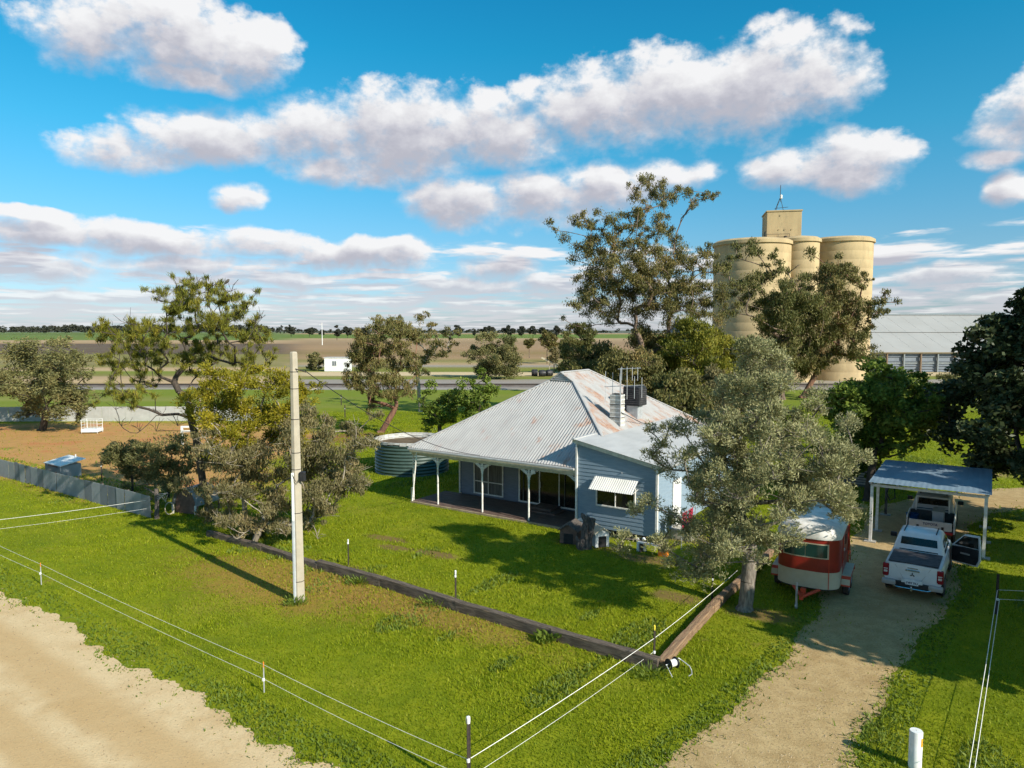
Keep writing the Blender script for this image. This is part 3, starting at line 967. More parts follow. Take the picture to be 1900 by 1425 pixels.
# verandah posts with lace brackets
def lace(mb, x, sgn, zt_):
    """cast-iron fan bracket: quarter ring with spokes and scrolls"""
    y = 0.22
    r0 = 0.46
    for rr in (r0, r0 * 0.72, r0 * 0.45):
        pts = [(x + sgn * (0.04 + r0 - rr * math.cos(t) - (r0 - rr) * 0), y, zt_ - r0 + rr * math.sin(t)) for t in np.linspace(0, math.pi / 2, 7)]
        pts = [(x + sgn * (0.04 + (r0 - rr) * 0.3 + r0 * (1 - math.cos(t)) * rr / r0), y, zt_ - r0 * rr / r0 * 1.05 + r0 * math.sin(t) * rr / r0) for t in np.linspace(0, math.pi / 2, 7)]
        mb.tube(pts, 0.018, 4, cap=False)
    for k in range(4):
        t = k / 4
        mb.tube([(x + sgn * 0.03, y, zt_ - 0.1 - 0.1 * k), (x + sgn * (0.42 - 0.1 * k), y, zt_ - 0.02)], 0.014, 4, cap=False)
    for k in range(5):
        a_ = k * 0.09
        mb.lathe([(0.05, -0.012), (0.05, 0.012), (0.025, 0.012), (0.025, -0.012), (0.05, -0.012)], 7, (x + sgn * (0.08 + a_ * 0.8), y, zt_ - 0.07 - (0.30 - a_) * 0.55), 'y')


POSTS = [1.78, 4.6, 7.3]
for xx in POSTS:
    MB().tube([(xx, 0.22, 0.0), (xx, 0.22, EZ - 0.4)], 0.045, 10).build('verandah_post', 'white_paint', house, smooth=True)
    lb = MB()
    lace(lb, xx, -1, EZ - 0.41)
    lace(lb, xx, 1, EZ - 0.41)
    lb.build('lace_bracket', 'white_paint', house)
lb = MB()
lace(lb, 9.86, -1, EZ - 0.41)
lb.build('lace_bracket', 'white_paint', house)
MB().tube([(0.10, 0.25, 0.0), (0.10, 0.25, EZ - 0.25)], 0.04, 8).build('verandah_post', 'white_paint', house)
MB().tube([(0.16, 0.05, 0.0), (0.52, 0.05, EZ - 0.2)], 0.038, 8).build('downpipe', 'white_paint', house)
MB().box((-0.02, 0.3, 0.36), (0.16, 0.1, 0.72)).build('corner_stub', 'cream_paint', house)
MB().box((7.62, 0.12, EZ - 0.45), (0.2, 0.1, 0.17)).build('lamp_box', 'white_paint', house)
# deck boards
for k in range(20):
    yy = 0.16 + 0.137 * k
    x1 = 9.9
    MB().box(((0.15 + x1) / 2, yy, 0.05 + 0.002 * (k % 3)), (x1 - 0.15, 0.128, 0.10)).build('deck_board', 'deck_timber', house)
MB().box((5.0, 0.04, 0.045), (9.8, 0.09, 0.09)).build('deck_edge', mat('deck_edge', (0.42, 0.33, 0.22), (0.3, 0.23, 0.15), 4, 0.85), house)
MB().box((6.95, 2.35, 0.19), (1.15, 0.95, 0.17)).build('door_step', 'deck_timber', house)
MB().box((7.2, 2.0, 0.12), (1.5, 0.9, 0.12)).build('door_step', 'deck_timber', house)
# body of the house under the main roof
WY = 2.92
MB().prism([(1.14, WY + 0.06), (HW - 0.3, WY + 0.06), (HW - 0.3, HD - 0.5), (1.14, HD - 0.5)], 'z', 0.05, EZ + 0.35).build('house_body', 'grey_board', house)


def boards(x0, x1, y, z0, topfn, material, h=0.17, name='weatherboard'):
    z = z0
    k = 0
    while True:
        zt0, zt1 = topfn(x0), topfn(x1)
        if z >= max(zt0, zt1) - 0.02:
            break
        z1 = z + h
        # clip the top corners with the raking roof line
        P_ = [(x0, z), (x1, z), (x1, z1 + 0.03), (x0, z1 + 0.03)]
        def clip(poly):
            out = []
            fl = lambda p: topfn(p[0]) - p[1]
            for i in range(len(poly)):
                a_, c_ = poly[i], poly[(i + 1) % len(poly)]
                fa, fc = fl(a_), fl(c_)
                if fa >= 0:
                    out.append(a_)
                if fa * fc < 0:
                    t = fa / (fa - fc)
                    out.append((a_[0] + (c_[0] - a_[0]) * t, a_[1] + (c_[1] - a_[1]) * t))
            return out
        Q = clip(P_)
        if len(Q) >= 3:
            front = [(p[0], y - 0.030 + 0.018 * min(1, (p[1] - z) / h), p[1]) for p in Q]
            back = [(p[0], y + 0.03, p[1]) for p in Q]
            n = len(Q)
            fs = [tuple(range(n)), tuple(range(n, 2 * n))[::-1]] + [(i, (i + 1) % n, n + (i + 1) % n, n + i) for i in range(n)]
            MB().add(front + back, fs).build(name, material, house)
        z += h
        k += 1


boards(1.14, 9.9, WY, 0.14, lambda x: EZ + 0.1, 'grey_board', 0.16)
MB().box((1.12, WY - 0.02, 1.3), (0.07, 0.14, 2.55)).build('corner_board', 'white_paint', house)
# verandah window: frame, mullions, four panes
def window(x0, x1, z0, z1, y, parent, cols, rows, material='white_paint', glass='glass_dark', fr=0.06, name='window'):
    w = MB()
    w.box(((x0 + x1) / 2, y, z0), (x1 - x0 + fr, 0.08, fr)).box(((x0 + x1) / 2, y, z1), (x1 - x0 + fr, 0.08, fr))
    for xx in (x0, x1):
        w.box((xx, y + 0.003, (z0 + z1) / 2), (fr, 0.08, z1 - z0))
    o = w.build(name, material, parent)
    for xx in cols:
        MB().box((xx, y + 0.006, (z0 + z1) / 2), (fr * 0.7, 0.06, z1 - z0 - fr)).build('mullion', material, o)
    for zz in rows:
        MB().box(((x0 + x1) / 2, y + 0.009, zz), (x1 - x0 - fr, 0.05, fr * 0.7)).build('mullion', material, o)
    xs = [x0] + list(cols) + [x1]
    zs = [z0] + list(rows) + [z1]
    for i in range(len(xs) - 1):
        for j in range(len(zs) - 1):
            MB().box(((xs[i] + xs[i + 1]) / 2, y + 0.02, (zs[j] + zs[j + 1]) / 2), (xs[i + 1] - xs[i] - 0.02, 0.015, zs[j + 1] - zs[j] - 0.02)).build('pane', glass, o)
    return o


window(2.14, 4.0, 0.26, 2.36, WY - 0.075, house, [3.07], [0.92], glass='curtain')
dw = window(5.05, 9.4, 0.2, 2.42, WY - 0.075, house, [6.27, 7.42, 8.6], [], fr=0.07, name='sliding_door')
MB().box((6.35, WY - 0.14, 1.2), (0.03, 0.04, 0.3)).build('handle', 'gal_steel', dw)
for xx in (5.3, 5.55, 7.75):
    MB().box((xx, WY - 0.1, 1.3), (0.035, 0.03, 2.1)).build('blind', 'curtain', dw)

# the lean-to wing on the right
WX0, WX1, WDEP = 9.95, 13.7, 10.6
wtop = lambda x: 4.08 - 0.196 * (x - WX0)
wy = 0.10
MB().prism([(WX0 + 0.03, 0.42), (WX1 - 0.03, 0.42), (WX1 - 0.03, wtop(WX1) - 0.03), (WX0 + 0.03, wtop(WX0) - 0.03)], 'y', wy + 0.02, WDEP).build('wing_body', 'blue_board', house)
boards(WX0 + 0.03, WX1 - 0.03, wy - 0.005, 0.36, lambda x: wtop(x) - 0.02, 'blue_board', 0.172)
# boards along the sunny right wall of the wing
z = 0.36
while z < wtop(WX1) - 0.15:
    MB().add([(WX1 + 0.05, wy, z), (WX1 + 0.05, WDEP, z), (WX1 + 0.005, WDEP, z + 0.17), (WX1 + 0.005, wy, z + 0.17), (WX1 - 0.02, wy, z), (WX1 - 0.02, WDEP, z)], [(0, 1, 2, 3), (0, 4, 5, 1)]).build('weatherboard', 'blue_board', house)
    z += 0.172
MB().box((WX0 - 0.01, wy - 0.06, 2.2), (0.075, 0.11, 3.65)).build('corner_board', 'white_paint', house)
MB().box((WX1 + 0.03, wy - 0.06, 1.85), (0.09, 0.11, 3.0)).build('corner_board', 'white_paint', house)
bb_ = MB()
ang = math.atan(0.196)
bb_.box(((WX0 + WX1) / 2 + 0.05, wy - 0.12, wtop((WX0 + WX1) / 2 + 0.05) + 0.0), ((WX1 - WX0 + 0.5) / math.cos(ang), 0.04, 0.17), ry=ang)
bb_.build('barge_board', 'cream_paint', house)


def f_wing(y, t):
    x = WX0 - 0.12 + t
    return ((x, y, wtop(x) + 0.10), (0.19, 0, 0.98))


for (y0, y1) in chunks(-0.08, WDEP + 0.2, 0.76):
    corr_sheet('wing_roof_sheet', f_wing, y0, y1, zero, lambda y: WX1 - WX0 + 0.45, 'roof_iron_new', house, amp=0.008)
MB().box((WX0 - 0.10, WDEP / 2, wtop(WX0) + 0.13), (0.12, WDEP + 0.3, 0.05)).build('flashing', 'roof_iron_new', house)
MB().box((WX1 + 0.38, WDEP / 2, wtop(WX1 + 0.3) + 0.03), (0.11, WDEP + 0.3, 0.1)).build('gutter', 'light_iron', house)
for k in range(6):
    MB().box((WX0 + 0.3 + k * 0.66, 0.35, 0.2), (0.12, 0.12, 0.42)).build('stump', 'old_wood', house)
MB().box(((WX0 + WX1) / 2, 0.5, 0.2), (WX1 - WX0 - 0.2, 0.02, 0.4)).build('underfloor', 'black_plastic', house)
window(10.95, 12.75, 1.40, 2.34, wy - 0.085, house, [11.84], [], fr=0.055, glass='glass_dark')
aw = MB()


def f_awn(x, t):
    return ((x, wy - 0.08 - 0.62 * t, 2.66 - 0.46 * t), (0, -0.59, 0.8))


corr_sheet('window_awning', f_awn, 10.86, 12.92, zero, lambda x: 1.0, 'awning_iron', house, period=0.10, amp=0.012)
for xx in (10.9, 12.88):
    MB().tube([(xx, wy - 0.06, 2.3), (xx, wy - 0.66, 2.2)], 0.012, 4).build('awning_arm', 'white_paint', house)
# right wall: door, window and porch post
MB().box((WX1 + 0.06, 2.2, 1.45), (0.05, 0.95, 2.05)).build('side_door', 'plain_white', house)
MB().box((WX1 + 0.06, 5.0, 1.9), (0.05, 1.5, 1.0)).build('side_window', 'glass_dark', house)
for yy in (4.22, 5.78):
    MB().box((WX1 + 0.075, yy, 1.9), (0.06, 0.07, 1.1)).build('window_trim', 'white_paint', house)
MB().box((WX1 + 0.55, 2.2, 0.22), (0.9, 1.5, 0.42)).build('porch_step', mat('porch_concrete', (0.42, 0.39, 0.34), None, 5, 0.9), house)

# chimney, cooler, antenna
cx, cy = 9.72, 4.55
zb = EZ + TP * (HW - cx) - 0.35
ch = MB().box((cx, cy, (zb + 5.83) / 2), (0.56, 0.50, 5.83 - zb)).build('chimney', 'brick_paint', house, bevel=0.01)
for k in range(9):     # brick courses, slightly proud
    zz = 5.79 - k * 0.21
    MB().box((cx, cy, zz), (0.572, 0.512, 0.065)).build('brick_course', 'chimney_white', ch)
for zz in (5.4, 4.75):
    MB().box((cx, cy, zz - 0.05), (0.6, 0.54, 0.03)).build('strap', 'dark_steel', ch)
MB().box((cx, cy, 5.85), (0.4, 0.35, 0.06)).build('flue', 'silo_dark', ch)
ac = MB()
qx, qy = 9.55, 7.0
cooler_z = 5.05
ac = MB().box((qx, qy, cooler_z + 0.52), (0.98, 0.98, 1.0), taper=0.94).build('evaporative_cooler', 'black_plastic', house, bevel=0.05)
for k in range(8):
    for sx, sy, dx, dy in ((0, -0.49, 0.8, 0.03), (0.49, 0, 0.03, 0.8)):
        MB().box((qx + sx, qy + sy, cooler_z + 0.15 + 0.1 * k), (dx, dy, 0.045)).build('louvre', 'vinyl_black', ac)
MB().box((qx, qy, 4.6), (0.62, 0.62, 1.2)).build('cooler_duct', 'gal_steel', house)
am = MB()
ax, ay = cx + 0.3, cy - 0.27
tv = MB().tube([(ax, ay, 4.3), (ax, ay, 7.15)], 0.028, 6).build('antenna_mast', 'gal_steel', house)
e1 = MB()
e1.tube([(ax - 0.15, ay, 7.1), (ax + 1.0, ay + 0.1, 7.18)], 0.018, 5)
for k in range(4):
    xx = ax + 0.05 + 0.28 * k
    e1.tube([(xx, ay, 7.12 - 0.55), (xx, ay, 7.12 + 0.1)], 0.013, 4)
e1.tube([(ax - 0.9, ay + 0.05, 6.2), (ax + 1.1, ay + 0.3, 6.35)], 0.018, 5)
for k in range(6):
    xx = ax - 0.85 + 0.37 * k
    L_ = 0.75 - 0.05 * k
    e1.tube([(xx, ay + 0.06 + 0.04 * k, 6.22 - L_), (xx, ay + 0.06 + 0.04 * k, 6.22 + L_)], 0.013, 4)
e1.build('antenna_elements', 'gal_steel', house)
MB().tube([(ax, ay, 5.0), (10.2, 6.4, 4.25), (10.7, 7.6, 3.98), (11.2, 9.2, 3.7)], 0.02, 5).build('cable', 'black_plastic', house)

# ------------------------------------------------------------------ water tank
tank = thing('water_tank', 'round dark green corrugated water tank left of the house', 'water tank', (-6.45, 45.4, 0))
tr, th = 2.35, 2.05
prof = []
for k in range(41):
    zz = th * k / 40
    prof.append((tr + 0.03 * math.cos(2 * math.pi * k / 4), zz))
MB().lathe(prof, 72).build('tank_wall', 'green_tank', tank, smooth=True)
MB().lathe([(tr - 0.06, th - 0.7), (tr - 0.06, th), (tr + 0.05, th + 0.02)], 72).build('liner_inside', 'liner', tank, smooth=True)
MB().lathe([(tr - 0.07, th - 0.28), (0.01, th - 0.28)], 48).build('murky_water', 'tank_inside', tank)
mbl = MB()
rr_ = random.Random(3)
for k in range(36):
    a0 = 2 * math.pi * k / 36
    a1 = 2 * math.pi * (k + 0.96) / 36
    d_ = rr_.uniform(0.10, 0.26)
    pts = []
    for a_ in (a0, a1):
        ca, sa = math.cos(a_), math.sin(a_)
        pts += [((tr - 0.09) * ca, (tr - 0.09) * sa, th - d_), ((tr - 0.02) * ca, (tr - 0.02) * sa, th + 0.045), ((tr + 0.055) * ca, (tr + 0.055) * sa, th + 0.03), ((tr + 0.065) * ca, (tr + 0.065) * sa, th - d_ * 0.6)]
    mbl.add(pts, [(0, 1, 5, 4), (1, 2, 6, 5), (2, 3, 7, 6)])
mbl.build('liner_edge', 'liner', tank)

# ------------------------------------------------------------------ carport
cp = thing('carport', 'open steel carport with flat blue iron roof over the driveway', 'carport', (15.28, 29.74, 0), HROT)
CWD, CDP = 4.05, 5.6
for (xx, yy) in ((0, 0), (CWD - 0.02, 0), (0, 2.0), (CWD, 2.6), (0, 5.3), (CWD, 5.3)):
    MB().box((xx, yy, 1.25), (0.11, 0.11, 2.5)).build('post', 'white_paint' if yy < 5 else 'old_wood', cp)
    MB().box((xx, yy, 0.02), (0.45, 0.35, 0.05)).build('footing', 'porch_footing' if 'porch_footing' in MATS else mat('porch_footing', (0.4, 0.37, 0.32), None, 5, 0.9), cp)
for yy in (0.0, 2.7, 5.3):
    MB().box((CWD / 2, yy, 2.46), (CWD + 0.1, 0.07, 0.11)).build('beam', 'white_paint', cp)
for xx in (-0.05, 0.95, 2.0, 3.05, CWD + 0.05):
    MB().box((xx, CDP / 2 - 0.2, 2.56), (0.06, CDP, 0.08)).build('purlin', 'gal_steel', cp)


def f_car(x, t):
    return ((x, t, 2.61 + 0.012 * t), (0, -0.02, 1))


for (x0, x1) in chunks(-0.12, CWD + 0.16, 0.8):
    corr_sheet('roof_sheet', f_car, x0, x1, lambda x: -0.22, lambda x: CDP, 'carport_blue', cp, period=0.2, amp=0.003)
MB().tube([(0.12, 5.3, 1.5), (0.35, 5.25, 1.35), (0.38, 5.25, 0.9), (0.15, 5.3, 0.75), (0.02, 5.2, 1.1), (0.15, 5.25, 1.5)], 0.03, 5).build('hose_loop', 'black_plastic', cp)

# ------------------------------------------------------------------ small shed behind the carport
ss = thing('garden_shed', 'small grey shed with ribbed iron front behind the carport', 'shed', (20.2, 41.6, 0), HROT)
MB().box((0, 0, 1.05), (2.2, 2.4, 2.1)).build('wall', 'small_shed', ss)
for k in range(13):
    MB().box((0.62, -1.24, 0.22 + 0.145 * k), (0.95, 0.07, 0.075)).build('rib', 'light_iron', ss)
MB().box((0, 0, 2.16), (2.5, 2.7, 0.08), ry=0.04).build('roof', 'light_iron', ss)
MB().box((1.13, -0.2, 0.95), (0.05, 2.0, 1.9)).build('side_panel', 'plain_white', ss)
lt = thing('lattice_frame', 'white metal lattice frame standing beyond the grey green tree', 'frame', (17.0, 39.6, 0), HROT)
for xx in (0, 1.3):
    MB().tube([(xx, 0, 0), (xx, 0, 2.1)], 0.04, 6).build('upright', 'white_paint', lt)
for z0, z1 in ((0.2, 1.9), (1.9, 0.2), (2.05, 2.05), (1.1, 1.1)):
    MB().tube([(0, 0, z0), (1.3, 0, z1)], 0.025, 5).build('brace', 'white_paint', lt)

# ------------------------------------------------------------------ corrugated fences
def iron_fence(name, label, p0, p1, h, mats, seed, parent_extra=None):
    p0, p1 = Vector((p0[0], p0[1], 0)), Vector((p1[0], p1[1], 0))
    L_ = (p1 - p0).length
    rz = math.atan2(p1.y - p0.y, p1.x - p0.x)
    t = thing(name, label, 'fence', p0, rz)
    rr = random.Random(seed)
    x = 0.0
    while x < L_:
        wd = rr.uniform(0.72, 0.9)
        hh_ = h + rr.uniform(-0.012, 0.015)
        tilt = rr.uniform(-0.01, 0.01)
        corr_sheet('iron_sheet', lambda q, tt: ((q, tilt * tt + (0.012 if int(x * 7) % 2 else -0.012), tt), (0, -1, 0)), x, min(x + wd, L_), zero, lambda q: hh_, rr.choice(mats), t, period=0.085, amp=0.012, per=4)
        x += wd
    k = 0.0
    while k < L_:
        MB().box((k, 0.12, h / 2), (0.09, 0.09, h)).build('post', 'old_wood', t)
        k += 2.6
    for zz in (h * 0.28, h * 0.86):
        MB().box((L_ / 2, 0.06, zz), (L_, 0.06, 0.08)).build('rail', 'old_wood', t)
    return t


iron_fence('iron_fence', 'blue-grey corrugated iron fence beside the road with light and dark sheets', (-47, 54.0), (-17.3, 33.5), 1.08, ['fence_iron', 'fence_iron', 'fence_iron_dark'], 4)
iron_fence('iron_fence', 'pale corrugated iron fence along the back of the red dirt yard', (-62, 69.6), (-25, 70.2), 1.45, ['fence_iron_back'], 9)

# ------------------------------------------------------------------ vehicles (local: x right, y forward, z up, origin under the tail)
def ring_loft(mb, rings, cap=True):
    n = len(rings[0])
    vs = [p for r_ in rings for p in r_]
    fs = []
    for i in range(len(rings) - 1):
        for k in range(n):
            k2 = (k + 1) % n
            fs.append((i * n + k, i * n + k2, (i + 1) * n + k2, (i + 1) * n + k))
    if cap:
        fs.append(tuple(range(n))[::-1])
        fs.append(tuple((len(rings) - 1) * n + k for k in range(n)))
    return mb.add(vs, fs)


def body_ring(y, hw, zb, zt_, crown=0.02, tuck=0.07):
    half = [(hw - tuck, zb), (hw - 0.015, zb + 0.16), (hw, zb + (zt_ - zb) * 0.5), (hw - 0.012, zt_ - 0.14), (hw - 0.05, zt_ - 0.02), (hw - 0.12, zt_)]
    pts = half + [(0.0, zt_ + crown)] + [(-x, z) for x, z in half[::-1]]
    return [(x, y, z) for x, z in pts]


def wheel(parent, x, y, r, wd, sgn):
    wv = MB().lathe([(r * 0.60, -wd / 2), (r * 0.93, -wd / 2), (r, -wd * 0.36), (r, wd * 0.36), (r * 0.93, wd / 2), (r * 0.60, wd / 2)], 28, (x, y, r), 'x').build('wheel', 'tyre', parent, smooth=True)
    MB().lathe([(r * 0.62, sgn * wd * 0.46), (r * 0.55, sgn * wd * 0.30), (r * 0.2, sgn * wd * 0.34), (0.01, sgn * wd * 0.42)], 20, (x, y, r), 'x').build('rim', 'rim_grey', wv, smooth=True)
    return wv


def arch(parent, x, y, r, sgn):
    MB().lathe([(0.01, sgn * 0.0), (r, sgn * 0.0), (r + 0.035, -sgn * 0.05)], 26, (x, y, r * 0.88), 'x').build('wheel_arch', 'black_plastic', parent)


def ute(name, label, loc, heading, paint, open_door, kind):
    t = thing(name, label, 'ute', loc, math.atan2(heading[1], heading[0]) - math.pi / 2)
    HWD = 0.88
    ZT = 1.10
    # cabin and bonnet part of the lower body
    mb = MB()
    ring_loft(mb, [body_ring(1.72, HWD, 0.42, ZT + 0.02), body_ring(2.6, HWD + 0.01, 0.40, ZT + 0.01), body_ring(3.9, HWD, 0.42, ZT), body_ring(4.7, HWD - 0.03, 0.44, 1.02), body_ring(5.1, HWD - 0.12, 0.46, 0.92), body_ring(5.24, HWD - 0.3, 0.5, 0.78)])
    mb.build('body', paint, t, smooth=True)
    # tub
    tub = MB()
    if kind == 'covered':
        ring_loft(tub, [body_ring(0.10, HWD - 0.02, 0.46, ZT + 0.02), body_ring(0.5, HWD, 0.44, ZT + 0.03), body_ring(1.70, HWD, 0.42, ZT + 0.03)])
        tub.build('tub', paint, t, smooth=True)
        MB().prism([(-0.74, 0.12), (0.74, 0.12), (0.755, 1.66), (-0.755, 1.66)], 'z', ZT + 0.035, ZT + 0.075).build('tonneau_cover', 'vinyl_black', t, bevel=0.015)
    else:
        z0 = 0.62
        for sx in (-1, 1):
            MB().box((sx * 0.855, 0.90, 0.84), (0.06, 1.66, 0.52)).build('tub_side', paint, t, bevel=0.015)
            MB().tube([(sx * 0.855, 0.1, 1.12), (sx * 0.855, 1.7, 1.12)], 0.025, 6).build('tub_rail', 'car_white', t)
        MB().box((0, 0.9, 0.62), (1.7, 1.6, 0.06)).build('tub_floor', 'tray_grey', t)
        MB().box((0, 1.68, 0.86), (1.7, 0.05, 0.5)).build('tub_front', 'tray_grey', t)
        MB().box((0, 0.95, 0.5), (1.5, 1.7, 0.24)).build('chassis', 'black_plastic', t)
        hb_ = MB()
        for xx in (-0.62, 0.62):
            hb_.tube([(xx, 1.6, 1.1), (xx, 1.62, 1.72)], 0.03, 6)
        hb_.tube([(-0.62, 1.62, 1.72), (0.62, 1.62, 1.72)], 0.03, 6)
        hb_.build('headboard', 'car_white', t)
    # cab
    cab = MB()
    def cabring(z, hw, y0, y1, r_=0.12):
        pts = []
        for cx_, cy_, a0 in ((hw - r_, y1 - r_, 0), (-hw + r_, y1 - r_, 90), (-hw + r_, y0 + r_, 180), (hw - r_, y0 + r_, 270)):
            for k in range(4):
                a_ = R(a0 + 30 * k)
                pts.append((cx_ + r_ * math.cos(a_), cy_ + r_ * math.sin(a_), z))
        return pts
    ring_loft(cab, [cabring(ZT - 0.03, 0.80, 1.76, 4.05), cabring(ZT + 0.18, 0.775, 1.80, 3.82), cabring(1.58, 0.69, 1.95, 3.36), cabring(1.71, 0.645, 2.03, 3.18, 0.16), cabring(1.765, 0.55, 2.14, 3.02, 0.18)])
    cab.build('cab', paint, t, smooth=True)
    # glass: rear, sides, windscreen (proud of the cab skin)
    gl = MB()
    gl.add([(-0.60, 1.80, 1.16), (0.60, 1.80, 1.16), (0.545, 1.945, 1.60), (-0.545, 1.945, 1.60)], [(0, 1, 2, 3)])
    for i, v_ in enumerate(gl.v):
        gl.v[i] = (v_[0], v_[1] - 0.028, v_[2])
    gl.build('rear_window', 'glass_dark', t)
    for sx in (-1, 1):
        for (ya, yb, yc, yd) in ((2.02, 2.78, 2.74, 2.16), (2.86, 3.72, 3.28, 2.84)):
            if sx == 1 and open_door and ya > 2.8:
                MB().add([(sx * 0.80, ya, 0.52), (sx * 0.80, 3.85, 0.52), (sx * 0.80, 3.85, 1.1), (sx * 0.72, yc, 1.58), (sx * 0.72, yd, 1.58)], [(0, 1, 2, 3, 4)])
                o_ = MB().add([(0.893, 2.86, 0.5), (0.893, 3.82, 0.5), (0.893, 3.82, 1.08), (0.893, 2.86, 1.08)], [(0, 1, 2, 3)]).build('door_opening', 'black_plastic', t)
            MB().add([(sx * 0.802, ya, 1.14), (sx * 0.802, yb, 1.14), (sx * 0.712, yc, 1.56), (sx * 0.712, yd, 1.56)], [(0, 1, 2, 3)]).build('side_window', 'glass_dark', t)
    MB().add([(-0.66, 3.93, 1.16), (0.66, 3.93, 1.16), (0.58, 3.42, 1.60), (-0.58, 3.42, 1.60)], [(0, 1, 2, 3)]).build('windscreen', 'glass_dark', t)
    for sx in (-1, 1):
        MB().box((sx * 0.50, 2.62, 1.765), (0.035, 1.0, 0.025)).build('roof_rail', 'black_plastic', t)
        if not (sx == 1 and open_door):
            mm = MB().box((sx * 1.0, 3.62, 1.2), (0.22, 0.12, 0.17)).build('mirror', 'black_plastic', t, bevel=0.03)
    for sx in (-1, 1):
        for yy in (1.02, 4.18):
            wheel(t, sx * 0.77, yy, 0.37, 0.25, sx)
            arch(t, sx * 0.875, yy, 0.43, sx)
    # tail: gate, lights, bumper
    if kind == 'covered':
        gate = MB().add([(-0.70, 0.075, 0.60), (0.70, 0.075, 0.60), (0.70, 0.055, 0.9), (0.70, 0.085, ZT + 0.02), (-0.70, 0.085, ZT + 0.02), (-0.70, 0.055, 0.9)], [(0, 1, 2, 5), (5, 2, 3, 4)]).build('tailgate', paint, t, smooth=True)
        for sx in (-1, 1):
            MB().tube([(sx * 0.52, 0.07, ZT - 0.03), (sx * 0.26, 0.06, 0.62)], 0.007, 4).build('crease', 'car_silver', gate)
        MB().box((0, 0.04, 0.945), (0.42, 0.04, 0.06)).build('handle', 'chrome', gate, bevel=0.01)
        MB().box((0, 0.045, 1.02), (0.30, 0.02, 0.03)).build('handle', 'chrome', gate)
        for k in range(3):     # three-lobed badge
            a_ = R(90 + 120 * k)
            d1 = Vector((math.cos(a_), math.sin(a_)))
            d2 = Vector((-d1.y, d1.x))
            q = [(d1 * 0.0), (d1 * 0.04 + d2 * 0.024), (d1 * 0.085), (d1 * 0.04 - d2 * 0.024)]
            MB().prism([(p.x, p.y + 0.80) for p in q], 'y', 0.038, 0.056).build('badge', 'silo_dark', gate)
        for sx in (-1, 1):
            lx = sx * 0.80
            tl = MB().box((lx, 0.12, 0.86), (0.19, 0.14, 0.42)).build('tail_light', 'tail_red', t, bevel=0.03)
            MB().box((lx, 0.055, 0.80), (0.11, 0.03, 0.07)).build('lens', 'tail_clear', tl)
            MB().box((lx, 0.055, 0.885), (0.12, 0.03, 0.035)).build('lens', 'tail_clear', tl)
            MB().box((lx, 0.055, 0.665), (0.13, 0.03, 0.05)).build('lens', 'tail_red', tl)
            MB().box((sx * 0.69, 0.02, 0.47), (0.42, 0.20, 0.17)).build('bumper_end', 'car_silver', t, bevel=0.04)
        MB().box((0, 0.06, 0.45), (1.1, 0.2, 0.16)).build('bumper', 'black_plastic', t)
        MB().tube([(-0.56, -0.09, 0.40), (-0.45, -0.12, 0.375), (0.45, -0.12, 0.375), (0.56, -0.09, 0.40)], 0.022, 6).build('step_bar', 'chrome', t)
        npz = 0.545
    else:
        gate = MB().box((0, 0.06, 0.86), (1.56, 0.06, 0.36)).build('tailgate', paint, t, bevel=0.015)
        text_mesh('lettering', 'TOYOTA', 0.13, 'ink_blue', gate, Matrix.Translation((0.0, 0.027, 0.90)) @ Matrix.Rotation(math.pi / 2, 4, 'X'), bold=0.004)
        for sx in (-1, 1):
            MB().box((sx * 0.45, 0.02, 0.76), (0.09, 0.04, 0.16)).build('latch', 'black_plastic', gate)
            MB().box((sx * 0.62, 0.06, 0.60), (0.42, 0.09, 0.12)).build('tail_light', 'tail_red', t, bevel=0.02)
        MB().box((0, 0.08, 0.50), (1.4, 0.12, 0.16)).build('bumper', 'black_plastic', t)
        npz = 0.55
    pl = MB().box((0, -0.045, npz), (0.39, 0.02, 0.13)).build('number_plate', 'plate_white', t)
    if kind == 'covered':
        text_mesh('lettering', '1WI 7IU', 0.10, 'ink_blue', pl, Matrix.Translation((0.0, -0.057, npz)) @ Matrix.Rotation(math.pi / 2, 4, 'X'), extrude=0.001, bold=0.003)
        MB().box((0, -0.01, npz + 0.02), (0.62, 0.05, 0.17)).build('plate_recess', 'plate_white', t)
        tb = MB()
        tb.tube([(0, -0.02, 0.33), (0, -0.2, 0.33), (0, -0.2, 0.43)], 0.02, 6)
        tb.lathe([(0.01, -0.035), (0.032, -0.01), (0.03, 0.015), (0.01, 0.035)], 8, (0, -0.2, 0.44))
        tb.build('tow_ball', 'chrome', t)
    if open_door:
        # driver's door hinged at its front edge and swung wide open
        piv = Vector((0.90, 3.80, 0))
        A = Matrix.Translation(piv) @ Matrix.Rotation(R(66), 4, 'Z') @ Matrix.Translation(-piv)
        outline = [(3.80, 0.46), (3.80, 1.08), (3.36, 1.56), (2.86, 1.60), (2.80, 1.12), (2.80, 0.70), (2.90, 0.46)]
        d = MB().prism(outline, 'x', 0.87, 0.935)
        d.v = [tuple(A @ Vector(v_)) for v_ in d.v]
        dob = d.build('open_door', paint, t, bevel=0.012)
        tr_ = MB().prism([(3.76, 0.52), (3.76, 1.06), (3.36, 1.10), (2.86, 1.10), (2.86, 0.70), (2.94, 0.52)], 'x', 0.835, 0.868)
        tr_.v = [tuple(A @ Vector(v_)) for v_ in tr_.v]
        tr_.build('door_trim', 'black_plastic', dob)
        gw = MB().prism([(3.70, 1.12), (3.38, 1.50), (2.90, 1.53), (2.87, 1.12)], 'x', 0.862, 0.940)
        gw.v = [tuple(A @ Vector(v_)) for v_ in gw.v]
        gw.build('door_glass', 'glass_dark', dob)
        ah = MB().box((0.82, 3.3, 0.86), (0.04, 0.32, 0.05))
        ah.v = [tuple(A @ Vector(v_)) for v_ in ah.v]
